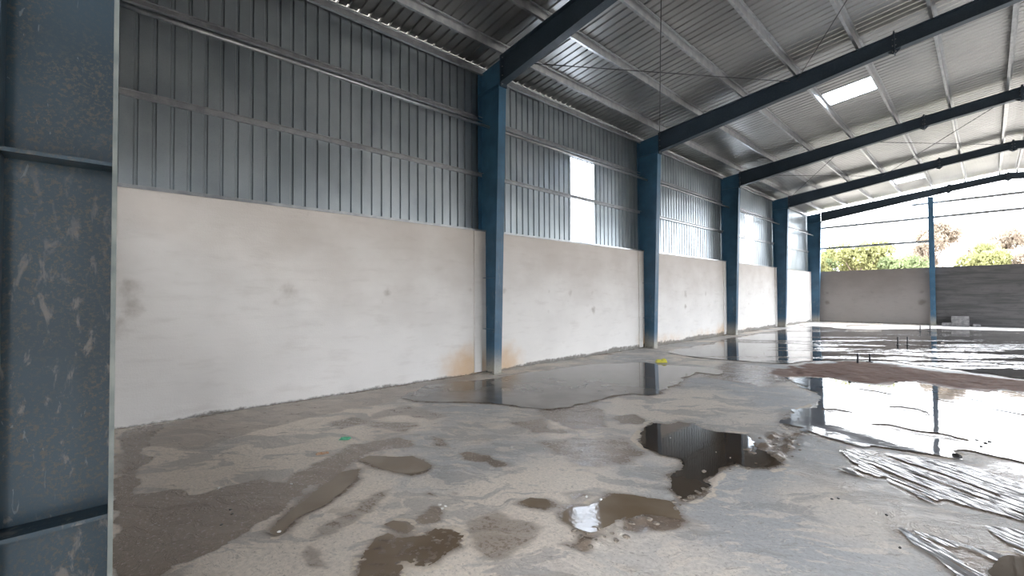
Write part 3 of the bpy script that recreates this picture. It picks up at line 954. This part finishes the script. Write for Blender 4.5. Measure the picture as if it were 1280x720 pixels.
names_y = ['level with the nearest blue post', 'nearest one in full view', 'second one in full view', 'third one in full view', 'fourth one in full view', 'in the far corner by the open end']
for k, yk in enumerate(FR):
    steel_column(yk, False, 'blue steel column on the left wall, ' + names_y[k])
    steel_column(yk, True, 'blue steel column on the open right side, ' + names_y[k].replace('one', 'frame'))
    rl = ['above the near post', 'springing from the nearest column in full view', 'springing from the second column in full view', 'springing from the third column in full view',
          'springing from the fourth column in full view', 'over the open far end'][k]
    steel_rafter(yk, False, 'dark blue steel rafter, left slope, ' + rl)
    steel_rafter(yk, True, 'dark blue steel rafter, right slope beyond ridge, ' + rl)


# wind posts in the two end walls (web along the building)
def mk_post():
    m = Mat('shaded_grimy_blue_paint')
    P = m.position()
    nf = m.noise(P, 75, 4, 0.8)
    n1 = m.noise(P, 1.6, 3)
    c = m.mix(m.ramp(n1, 0.3, 0.7), (0.013, 0.030, 0.044), (0.023, 0.047, 0.067))  # blue darkened to paint in the post's shade; grime goes over it
    gr = m.math('MULTIPLY', m.ramp(nf, 0.48, 0.62, 0, 0.75), m.ramp(m.noise(P, 3.1, 3), 0.42, 0.6, 0.25, 1))
    c = m.mix(gr, c, (0.085, 0.072, 0.055))
    sp = m.noise(m.mapping(P, scale=(1, 1, 0.4)), 22, 5, 0.62, 0.5)
    c = m.mix(m.math('MULTIPLY', m.ramp(sp, 0.55, 0.66, 0, 0.6), m.ramp(m.sep(P)[2], 2.3, 1.4)), c, (0.20, 0.18, 0.16))
    sc = m.noise(m.mapping(P, scale=(1, 1, 0.25)), 60, 3, 0.6, 1.0)
    c = m.mix(m.ramp(sc, 0.68, 0.73, 0, 0.5), c, (0.16, 0.18, 0.19))
    return m.pbr(c, m.math('ADD', 0.38, m.math('MULTIPLY', nf, 0.25)), 0, m.bump(nf, 0.2, 0.002))


M_POST = mk_post()
M_WORN_LIT = mk_plain('worn_highlight_paint', (0.10, 0.12, 0.118), 0.5, (0.19, 0.205, 0.19), 9)  # pale colour paints in the flange edge highlight along with wear


def wind_post(x, y0, y1, top, label, worn=False):
    t = empty('wind_post', (x, (y0 + y1) / 2, 0), label, 'post', 'blue wind posts of the end walls')
    off = Vector(t.location)

    def part(name, mb, mat=M_POST if worn else M_PAINT):
        mb.v = [(a - off.x, b - off.y, c - off.z) for a, b, c in mb.v]
        return obj(name, mb.mesh(name), mat, t)
    part('web', MB().box((x - 0.004, y0, 0.012), (x + 0.004, y1, top)))
    ff = part('front_flange', MB().box((x - 0.1, y1, 0.012), (x + 0.1, y1 + 0.012, top)), M_WORN_LIT if worn else M_PAINT)
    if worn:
        ff['label'] = 'flange with worn paint, its edge highlight painted pale'
    part('rear_flange', MB().box((x - 0.1, y0 - 0.012, 0.012), (x + 0.1, y0, top)))
    part('base_plate', MB().box((x - 0.14, y0 - 0.03, 0.0), (x + 0.14, y1 + 0.02, 0.014)))
    for zz in (0.92, 2.02, 4.3):
        for sgn in (-1, 1):
            part('stiffener', MB().box((min(x + sgn * 0.004, x + sgn * 0.095), y0 + 0.001, zz), (max(x + sgn * 0.004, x + sgn * 0.095), y1 - 0.001, zz + 0.012)))
    return t


wind_post(5.34, -0.228, 0.008, rbot(5.34) - 0.05, 'large scuffed blue steel post close to the camera, left edge of photo', True)
wind_post(5.34, 31.56, 31.80, rbot(5.34) - 0.02, 'blue steel post standing in the open far end between the wall halves')
wind_post(10.76, 31.56, 31.80, rbot(5.34) - 0.02, 'blue steel post in the far end, right of the ridge')

# ------------------------------------------------------------------ purlins, girts


def zee(mb_y0, mb_y1, d=0.17, fl=0.05, lip=0.016, t=0.003, sgn=1):
    """Z purlin along Y; local: web from z 0 to d"""
    pts = [(-fl * sgn, lip), (-fl * sgn, 0), (0, 0), (0, d), (fl * sgn, d), (fl * sgn, d - lip)]
    mb = MB()
    for a, b in zip(pts[:-1], pts[1:]):
        dx, dz = b[0] - a[0], b[1] - a[1]
        L = math.hypot(dx, dz)
        nx_, nz_ = -dz / L * t / 2, dx / L * t / 2
        mb.prism([(a[0] + nx_, a[1] + nz_), (b[0] + nx_, b[1] + nz_), (b[0] - nx_, b[1] - nz_), (a[0] - nx_, a[1] - nz_)], 1, mb_y0, mb_y1)
    return mb


def cee(y0, y1, d=0.12, fl=0.05, lip=0.015, t=0.003):
    pts = [(fl, lip), (fl, 0), (0, 0), (0, d), (fl, d), (fl, d - lip)]
    mb = MB()
    for a, b in zip(pts[:-1], pts[1:]):
        dx, dz = b[0] - a[0], b[1] - a[1]
        L = math.hypot(dx, dz)
        nx_, nz_ = -dz / L * t / 2, dx / L * t / 2
        mb.prism([(a[0] + nx_, a[1] + nz_), (b[0] + nx_, b[1] + nz_), (b[0] - nx_, b[1] - nz_), (a[0] - nx_, a[1] - nz_)], 1, y0, y1)
    return mb


PX = [0.68, 1.85, 3.03, 4.24, 5.45, 6.65, 7.80]
bays = [(Y_NEAR - 0.1, FR[1])] + [(FR[k], FR[k + 1]) for k in range(1, 4)] + [(FR[4], 31.66)]
bay_txt = ['in the nearest bay', 'first to second full rafters', 'second to third full rafters', 'third to fourth full rafters', 'in the farthest bay']
cnt = ['lowest', 'second', 'third', 'fourth', 'fifth', 'sixth', 'seventh (beside the ridge)']
for b, (ya, yb) in enumerate(bays):
    L = yb - ya - 0.004
    base = zee(0, L).mesh('purlin')
    basr = zee(0, L, sgn=-1).mesh('purlin')
    for i, px in enumerate(PX):
        for side in (0, 1):
            x = px if side == 0 else 2 * XR - px
            o = obj('purlin', base if side == 0 else basr, M_GALV, None,
                    'galvanised purlin %s, %s from the %s eave' % (bay_txt[b], cnt[i], 'left' if side == 0 else 'right'), 'purlin',
                    'roof purlins')
            o.location = (x, ya + 0.002, rt(x) + 0.002)
    # eave strut, girts
    for side in (0,):
        e = obj('eave_strut', cee(0, L, 0.15, 0.06).mesh('eave_strut'), M_GALV, None, 'galvanised eave strut where metal wall meets roof, ' + bay_txt[b].replace('rafters', 'columns'), 'eave strut', 'eave struts')
        e.location = (-0.115, ya + 0.002, 6.43)
        g1 = zee(0, L, 0.07, 0.05, 0.012)
        g = obj('girt', g1.mesh('girt'), M_GALV, None, 'lower galvanised girt on the metal wall, ' + bay_txt[b].replace('rafters', 'columns'), 'girt', 'lower wall girts')
        g.location = (-0.11, ya + 0.002, 4.21)
        g = obj('girt', cee(0, L, 0.09, 0.05).mesh('girt'), M_GALV, None, 'upper galvanised girt on the metal wall, ' + bay_txt[b].replace('rafters', 'columns'), 'girt', 'upper wall girts')
        g.location = (-0.135, ya + 0.002, 5.42)
        mb = MB().tube((0, 0.01, 0), (0, L - 0.01, 0), 0.03, 10)
        g = obj('brace_pipe', mb.mesh('brace_pipe', True), M_GALV, None, 'steel pipe under the upper girt, ' + bay_txt[b].replace('rafters', 'columns'), 'pipe', 'wall brace pipes')
        g.location = (0.15 if b == 0 else 0.15, ya, 5.22)
    # right side eave
    e = obj('eave_strut', cee(0, L, 0.15, 0.06).mesh('eave_strut'), M_GALV, None, 'eave strut over the open right side, ' + bay_txt[b], 'eave strut', 'eave struts')
    e.location = (2 * XR - 0.09, ya + 0.002, 6.43)

# gable girts across the open far end
for nm, x0, x1, zz in (('lowest', 0.5, 5.24, 4.34), ('middle', 0.5, 5.24, 5.58), ('middle right', 5.44, 15.6, 5.58), ('short upper left', 4.57, 5.24, 6.34), ('upper right', 5.44, 11.5, 6.34)):
    mb = MB().box((x0, 0, 0), (x1, 0.06, 0.12)).mesh('gable_girt')
    g = obj('gable_girt', mb, M_GALV, None, {'lowest': 'lowest thin steel bar across the open far end, left of the post', 'middle': 'second thin steel bar across the open far end, left of the post',
                                            'middle right': 'lower thin bar across the open far end, right of the post', 'short upper left': 'short thin steel bar stub left of the far post top',
                                            'upper right': 'upper thin steel bar across the open far end, right of the post'}[nm], 'girt', 'bars across the open far end')
    g.location = (0, 31.70, zz)

# roof cross bracing rods in two bays
for b in (1, 3):
    ya, yb = FR[b] + 0.06, FR[b + 1] - 0.06
    for pi, (xa, xb) in enumerate(((0.62, 4.1), (4.25, 7.9))):
        for sgn in (0, 1):
            p0 = (xa, ya if sgn == 0 else yb, rt(xa) - 0.09)
            p1 = (xb, yb if sgn == 0 else ya, rt(xb) - 0.09)
            if sgn:
                p0 = (p0[0], p0[1], p0[2] - 0.03)
                p1 = (p1[0], p1[1], p1[2] - 0.03)
            r_ = obj('brace_rod', MB().tube(p0, p1, 0.010, 6).mesh('brace_rod', True), M_ROD, None,
                     'thin dark rod under roof, %s, %s, %s' % (bay_txt[b], ('lower slope', 'upper slope')[pi], ('rising away', 'rising nearer')[sgn]), 'rod', 'roof bracing rods')

# ------------------------------------------------------------------ puddles


def march(name, F, X, Y, zc):
    """mesh of the region F > 0 on a regular grid"""
    ny_, nx_ = F.shape
    ins = F > 0
    full_ = ins[:-1, :-1] & ins[1:, :-1] & ins[1:, 1:] & ins[:-1, 1:]
    anyc = ins[:-1, :-1] | ins[1:, :-1] | ins[1:, 1:] | ins[:-1, 1:]
    vid = {}
    V = []
    Fc = []

    def gv(j, i):
        k = ('g', j, i)
        if k not in vid:
            vid[k] = len(V)
            V.append((X[j, i], Y[j, i], zc))
        return vid[k]

    def ev(j0, i0, j1, i1):
        if (j0, i0) > (j1, i1):
            j0, i0, j1, i1 = j1, i1, j0, i0
        k = (j0, i0, j1, i1)
        if k not in vid:
            a, b_ = F[j0, i0], F[j1, i1]
            t = a / (a - b_)
            vid[k] = len(V)
            V.append((X[j0, i0] + (X[j1, i1] - X[j0, i0]) * t, Y[j0, i0] + (Y[j1, i1] - Y[j0, i0]) * t, zc))
        return vid[k]
    for j, i in zip(*np.nonzero(full_)):
        Fc.append((gv(j, i), gv(j, i + 1), gv(j + 1, i + 1), gv(j + 1, i)))
    for j, i in zip(*np.nonzero(anyc & ~full_)):
        cs = [(j, i), (j, i + 1), (j + 1, i + 1), (j + 1, i)]
        poly = []
        for q_ in range(4):
            a, b_ = cs[q_], cs[(q_ + 1) % 4]
            ia, ib = ins[a], ins[b_]
            if ia:
                poly.append(gv(*a))
            if ia != ib:
                poly.append(ev(a[0], a[1], b_[0], b_[1]))
        if len(poly) >= 3:
            Fc.append(tuple(poly))
    m = mesh_from(name, V, Fc, True)
    return m


def puddle(key, polyset, cell, amp, freq, mat, label, zc, holes=(), streak=None, fleck=None, seed=1, aang=0.7, asp=1.25):
    poly = PO[polyset][key]
    p = np.array(poly)
    x0, x1 = max(p[:, 0].min() - 0.2, 0.012), min(p[:, 0].max() + 0.2, W_IN - 0.02)
    y0, y1 = max(p[:, 1].min() - 0.2, Y_NEAR + .02), min(p[:, 1].max() + 0.2, Y_FAR - 0.03)
    X, Y = np.meshgrid(np.arange(x0, x1, cell), np.arange(y0, y1, cell))
    F = sdf(X, Y, poly)
    ca, sa = math.cos(aang), math.sin(aang)
    U_, V_ = X * ca + Y * sa, -X * sa + Y * ca
    F = F + amp * fbm(U_ * freq / asp, V_ * freq * asp, seed, 6)
    for h in holes:
        F = np.minimum(F, -sdf(X, Y, h) + amp * 0.6 * fbm(X * freq * 1.5, Y * freq * 1.5, seed + 3, 4))
    if streak is not None:
        ang, sx, sy, th, ga = streak
        c_, s_ = math.cos(ang), math.sin(ang)
        wx = X + 0.06 * fbm(X * 2.5, Y * 2.5, seed + 90, 3)
        wy = Y + 0.06 * fbm(X * 2.5 + 9, Y * 2.5, seed + 91, 3)
        u = wx * c_ + wy * s_
        v = -wx * s_ + wy * c_
        st = fbm(u * sx, v * sy, seed + 50, 4)
        F = np.minimum(F, (st + th) * ga)
    if fleck is not None:
        ff, th, ga = fleck
        st = fbm(X * ff, Y * ff, seed + 70, 3)
        F = np.minimum(F, (th - st) * ga)
    m = march('puddle', F, X, Y, zc)
    o = obj('puddle', m, mat, None, label, 'puddle')
    return o


WM_NEAR = mk_water('shallow_brown_water', (0.19, 0.14, 0.092), (0.25, 0.195, 0.14), 0.0008, 26)
WM_DARK = mk_water('dark_mud_water', (0.045, 0.034, 0.025), (0.075, 0.055, 0.038), 0.0006, 6)
WM_TAN = mk_water('tan_mud_water', (0.16, 0.115, 0.075), (0.24, 0.185, 0.135), 0.0008, 9)
WM_WALL = mk_water('still_grey_water', (0.14, 0.125, 0.11), (0.19, 0.17, 0.15), 0.0004, 3)
WM_FAR = mk_water('rippled_far_water', (0.09, 0.085, 0.08), (0.13, 0.12, 0.11), 0.03, 5.0, (0.6, 1.6, 1), 0.70, True, 0.49)
WM_STREAK = mk_water('ridged_wet_water', (0.19, 0.185, 0.185), (0.28, 0.275, 0.275), 0.022, 7.0, (0.22, 2.0, 1), -0.62)
WM_SKY = mk_water('bright_pool_water', (0.18, 0.18, 0.19), (0.24, 0.24, 0.25), 0.0010, 4.5)
ZW = 0.004
puddle('far', 'W', 0.06, 0.45, 1.1, WM_FAR, 'widest sheet of rippled water covering the floor at the far end', ZW + 0.004, seed=2)
puddle('sky', 'W', 0.025, 0.20, 3.0, WM_SKY, 'big bright puddle mirroring the white sky at the right', ZW + 0.002, holes=PO['H']['sky'], seed=3, aang=-0.5, asp=1.6, streak=(-0.45, 0.7, 4.5, 0.44, 0.12))
puddle('wall', 'W', 0.025, 0.14, 3.0, WM_WALL, 'still grey puddle along wall foot mirroring the two nearest columns in full view', ZW, seed=4)
puddle('dark', 'W', 0.012, 0.06, 8, WM_DARK, 'dark irregular puddle in the middle of the floor', ZW, seed=5)
puddle('mid', 'W', 0.009, 0.035, 11, WM_NEAR, 'brown puddle nearest below the dark one, with a small bright reflection', ZW, seed=6)
puddle('oval', 'W', 0.008, 0.028, 10, WM_NEAR, 'small oval brown puddle left of centre', ZW, seed=7)
puddle('long', 'W', 0.008, 0.028, 10, WM_NEAR, 'long narrow puddle slanting across the left foreground', ZW, seed=8)
puddle('small', 'W', 0.006, 0.02, 14, WM_NEAR, 'tiny brown puddle left of the brown puddle with bright reflection', ZW, seed=9)
puddle('brown', 'W', 0.007, 0.04, 12, WM_TAN, 'tan muddy puddle full of pale flecks at the bottom edge', ZW, fleck=(30, 0.22, 0.02), seed=10)
puddle('scrap', 'W', 0.006, 0.010, 12, WM_TAN, 'smallest muddy pool just above the flecked tan puddle', ZW, seed=11)
puddle('corner', 'W', 0.012, 0.03, 6, WM_DARK, 'brown puddle in the bottom right corner', ZW + 0.001, seed=12)
ANG = -0.66
puddle('streaks', 'S', 0.012, 0.05, 4, WM_STREAK, 'band of streaky shallow water below the big bright puddle', ZW + 0.001, streak=(ANG, 1.3, 13, 0.32, 0.04), seed=13)
puddle('foot', 'S', 0.010, 0.03, 6, WM_STREAK, 'streaky water in the bottom right leading to the brown corner puddle', ZW + 0.0005, streak=(ANG, 3.0, 20, 0.2, 0.03), seed=14)
puddle('edge', 'S', 0.010, 0.03, 6, WM_STREAK, 'short streaky water patch cut by the right edge of photo', ZW, streak=(ANG, 2.0, 18, 0.2, 0.03), seed=15)

# ------------------------------------------------------------------ debris


def rock_mesh(name, r, seed, flat=0.6, sub=2):
    bm = bmesh.new()
    bmesh.ops.create_icosphere(bm, subdivisions=sub, radius=r)
    rr = random.Random(seed)
    ox, oy = rr.random() * 50, rr.random() * 50
    for v in bm.verts:
        c = v.co
        f = 1 + 0.35 * (float(vnoise(np.array([c.x / r * 1.4 + ox]), np.array([c.y / r * 1.4 + c.z / r * 2.1 + oy]), seed)[0]) - 0.5) * 2
        v.co = Vector((c.x * f, c.y * f * 0.8, c.z * f * flat))
    m = bpy.data.meshes.new(name)
    bm.to_mesh(m)
    bm.free()
    return m


clods = [rock_mesh('mud_clod', 0.03, s, 0.5) for s in range(5)]
for i, (x, y) in enumerate(PO['clods']):
    o = obj('mud_clod', clods[i % 5], M_CLOD, None, ('small crumbled mud clod on the lower shore of the brown puddle with bright reflection' if y < 3.6 else 'small crumbled mud clod beyond the right tip of the dark puddle'), 'clod', 'mud clods by the brown puddle' if y < 3.6 else 'mud clods by the dark puddle')
    s = rnd.uniform(0.35, 0.9)
    o.scale = (s * rnd.uniform(1, 1.6), s, s * 0.8)
    o.rotation_euler = (0, 0, rnd.uniform(0, 6.28))
    o.location = (x, y, 0.006)
small = [rock_mesh('stone_chip', 0.014, s + 20, 0.6, 1) for s in range(4)]
dark_i = {5: 3.2, 6: 1.8, 7: 2.2, 8: 1.0, 9: 1.2, 10: 1.0, 11: 1.0, 12: 0.8, 13: 0.8, 14: 0.7, 23: 0.7, 24: 0.7, 25: 0.9, 26: 0.8}
stone_lab = {0: 'white chip on the brown damp floor near the left post', 1: 'white glinting chip at the tip of the brown damp patch', 2: 'tiny white chip at the lower end of the long slanting puddle',
             3: 'left white chip above the brown puddle with bright reflection', 4: 'right white chip above the brown puddle with bright reflection', 5: 'dark lump of stone at the lower shore of the big bright puddle',
             6: 'dark stone at the upper shore of the big bright puddle', 7: 'small dark stone on the far left shore of the big bright puddle'}
for i, (x, y) in enumerate(PO['stones']):
    dk = i in dark_i
    s = dark_i.get(i, 0.45 if i in (15, 16, 27, 28) else 0.9)
    lab = stone_lab.get(i, ('tiny dark chip lying on the floor' if dk else 'tiny white chip lying on the floor'))
    o = obj('stone_chip' if i != 5 else 'stone', small[i % 4], None, None, lab, 'stone', 'scattered chips on the floor' if i in stone_lab else ('dark chips' if dk else 'white chips'))
    if not small[i % 4].materials:
        small[i % 4].materials.append(M_STONE)
    o.material_slots[0].link = 'OBJECT'
    o.material_slots[0].material = M_STONE if dk else M_WSTONE
    o.scale = (s * 1.2, s, s)
    o.rotation_euler = (0, 0, rnd.uniform(0, 6.28))
    o.location = (x, y, 0.008)


def crumple(name, sx, sy, h, seed):
    n = 10
    U, V = np.meshgrid(np.linspace(-1, 1, n), np.linspace(-1, 1, n))
    Z = h * (0.55 + 0.45 * fbm(U * 2 + seed, V * 2, seed, 3)) * (1 - 0.5 * (U ** 4 + V ** 4) / 2)
    X = U * sx * (1 + 0.15 * fbm(U + 5, V * 2, seed + 1, 2))
    Y = V * sy * (1 + 0.2 * fbm(U * 2, V + 7, seed + 2, 2))
    edge_ = (np.maximum(abs(U), abs(V)) > 0.99)
    Z = np.where(edge_, 0.002, Z)
    top = np.stack([X.ravel(), Y.ravel(), Z.ravel()], 1)
    id_ = np.arange(n * n).reshape(n, n)
    f = [(int(id_[j, i]), int(id_[j, i + 1]), int(id_[j + 1, i + 1]), int(id_[j + 1, i])) for j in range(n - 1) for i in range(n - 1)]
    bot = top.copy()
    bot[:, 2] = 0
    f += [(a + n * n, d + n * n, c + n * n, b + n * n) for a, b, c, d in f]
    return mesh_from(name, np.concatenate([top, bot]).tolist(), f)


o = obj('plastic_bag', crumple('plastic_bag', 0.13, 0.09, 0.13, 3), mk_plain('yellow_plastic', (0.72, 0.66, 0.08), 0.4), None, 'crumpled yellow plastic bag at the foot of the wall', 'litter')
o.location = (1.92, 9.85, 0.0)
o.rotation_euler = (0, 0, 0.8)
o = obj('plastic_scrap', crumple('plastic_scrap', 0.06, 0.035, 0.03, 5), mk_plain('green_plastic', (0.10, 0.50, 0.28), 0.4), None, 'small bright green plastic scrap on the floor', 'litter')
o.location = (2.337, 1.993, 0.001)
o.rotation_euler = (0, 0, 0.9)
o = obj('dry_leaf', crumple('dry_leaf', 0.06, 0.032, 0.02, 8), mk_plain('leaf_orange', (0.45, 0.20, 0.08), 0.7, (0.6, 0.45, 0.33), 60), None, 'orange-brown dry leaf on the floor left of centre', 'leaf')
o.location = (2.634, 1.642, 0.001)
o.rotation_euler = (0, 0, 1.3)

# anchor bolts standing out of the wet floor, in pairs
for i, (x, y, h_) in enumerate([(5.22, 12.8, 0.24), (5.36, 13.35, 0.20), (5.31, 18.58, 0.26), (5.52, 18.77, 0.26), (5.25, 26.13, 0.24), (5.55, 26.33, 0.24)]):
    t = empty('anchor_stub', (x, y, 0), '%s steel stub standing in the %s water' % (('left', 'right')[i % 2], ('nearer mud bar', 'middle far', 'farthest')[i // 2]), 'stub', 'steel stubs in the floor')
    obj('stub_rod', MB().tube((0, 0, 0), (0.01, 0, h_), 0.022, 8).mesh('stub_rod', True), M_ROD, t)
    obj('foot_plate', MB().box((-0.06, -0.06, 0), (0.06, 0.06, 0.02)).mesh('foot_plate'), M_ROD, t)
t = obj('wooden_pole', MB().tube((2.37, 27.71, 0.035), (3.385, 30.36, 0.035), 0.03, 8).mesh('wooden_pole', True), mk_plain('pale_wood', (0.45, 0.40, 0.34), 0.8), None,
        'long pale pole lying on the floor by the end wall', 'pole')


def rblock(name, sx, sy, sz, seed):
    bm = bmesh.new()
    bmesh.ops.create_cube(bm, size=1)
    for v in bm.verts:
        v.co = Vector((v.co.x * sx, v.co.y * sy, (v.co.z + 0.5) * sz))
    bmesh.ops.bevel(bm, geom=list(bm.edges), offset=0.02, segments=2, affect='EDGES')
    rr = random.Random(seed)
    for v in bm.verts:
        if v.co.z > 0.01:
            v.co += Vector((rr.uniform(-1, 1), rr.uniform(-1, 1), rr.uniform(-1, 1))) * 0.008
    m = bpy.data.meshes.new(name)
    bm.to_mesh(m)
    bm.free()
    return m


for i, (x, y, s, lb) in enumerate([(6.33, 31.35, (0.62, 0.42, 0.5), 'grey concrete block standing against the dark end wall'), (5.85, 31.3, (0.35, 0.3, 0.16), 'low concrete lump left of the grey block at the end wall'),
                                   (6.85, 31.4, (0.3, 0.25, 0.12), 'low concrete lump right of the grey block at the end wall')]):
    o = obj('concrete_block', rblock('concrete_block', *s, i), M_CONC, None, lb, 'block', 'concrete blocks at the end wall')
    o.location = (x, y, 0)
    o.rotation_euler = (0, 0, 0.2 * i)

# ------------------------------------------------------------------ trees beyond the far wall


def tree(x, y, h, r, mi, label, seed):
    rr = random.Random(seed)
    t = empty('tree', (x, y, -0.06), label, 'tree', 'trees beyond the far end')
    mb = MB()
    top = h * 0.62
    n = 8
    rings = []
    for s in range(5):
        f = s / 4
        rings.append((Vector((0.25 * math.sin(f * 3 + seed), 0.2 * math.sin(f * 2 + seed * 2), f * top)), 0.17 * (1 - 0.7 * f) * h / 6))
    for a, b in zip(rings[:-1], rings[1:]):
        v = [a[0] + Vector((math.cos(2 * math.pi * i / n), math.sin(2 * math.pi * i / n), 0)) * a[1] for i in range(n)] + \
            [b[0] + Vector((math.cos(2 * math.pi * i / n), math.sin(2 * math.pi * i / n), 0)) * b[1] for i in range(n)]
        mb.add(v, [(i, (i + 1) % n, n + (i + 1) % n, n + i) for i in range(n)])
    centers = []
    for bnum in range(13):
        an = rr.uniform(0, 6.28)
        c = Vector((math.cos(an) * r * rr.uniform(0.2, 0.85), math.sin(an) * r * rr.uniform(0.2, 0.85), h * rr.uniform(0.28, 0.86)))
        centers.append((c, r * rr.uniform(0.3, 0.5)))
        mb.tube(rings[2][0] + Vector((0, 0, rr.uniform(-0.4, 0.8))), c, 0.035 * h / 6, 5)
    obj('trunk', mb.mesh('trunk', True), M_BARK, t)
    v = []
    f = []
    for c, cr_ in centers:
        for i in range(520):
            d = Vector((rr.gauss(0, 1), rr.gauss(0, 1), rr.gauss(0, 0.8)))
            p = c + d.normalized() * cr_ * (rr.random() ** 0.4)
            s = rr.uniform(0.10, 0.20)
            e = Euler((rr.uniform(0, 6), rr.uniform(0, 6), rr.uniform(0, 6))).to_matrix()
            k = len(v)
            for q_ in ((-s, 0, 0), (0, -s * 0.5, 0.02), (s, 0, 0), (0, s * 0.5, 0.02)):
                v.append(p + e @ Vector(q_))
            f.append((k, k + 1, k + 2, k + 3))
    obj('foliage', mesh_from('foliage', v, f), M_LEAF[mi], t, kind='stuff')
    return t


TL = [(-7.6, 47, 5.6, 1.9, 0), (-3.9, 46, 5.5, 1.9, 0), (-0.2, 47, 5.7, 1.9, 0), (3.3, 46, 5.0, 1.8, 1), (6.9, 47, 5.6, 1.9, 0), (10.5, 46, 5.6, 1.9, 2), (14.2, 48, 5.8, 2.0, 0),
      (-9.0, 55, 7.0, 2.1, 0), (-4.8, 56, 7.0, 2.1, 1), (-0.7, 55, 6.4, 2.0, 0), (3.4, 56, 8.2, 2.1, 2), (7.6, 55, 7.0, 2.0, 2), (11.7, 56, 7.6, 2.1, 0), (16.0, 55, 7.4, 2.1, 2)]
sp = ['bushy yellow-green tree', 'darker green tree', 'loose dry-leaved tree']
posw = [r_ + ' row, ' + c_ for r_, n_ in (('front', 7), ('back', 7)) for c_ in ('outermost left', 'second from the left', 'third from the left', 'fourth from the left', 'fifth from the left, right of the post', 'sixth from the left', 'outermost right')]
for i, (x, y, h_, r_, mi) in enumerate(TL):
    tree(x, y, h_ * 1.13, r_ * 1.12, mi, '%s beyond end wall, %s' % (sp[mi], posw[i]), i + 3)
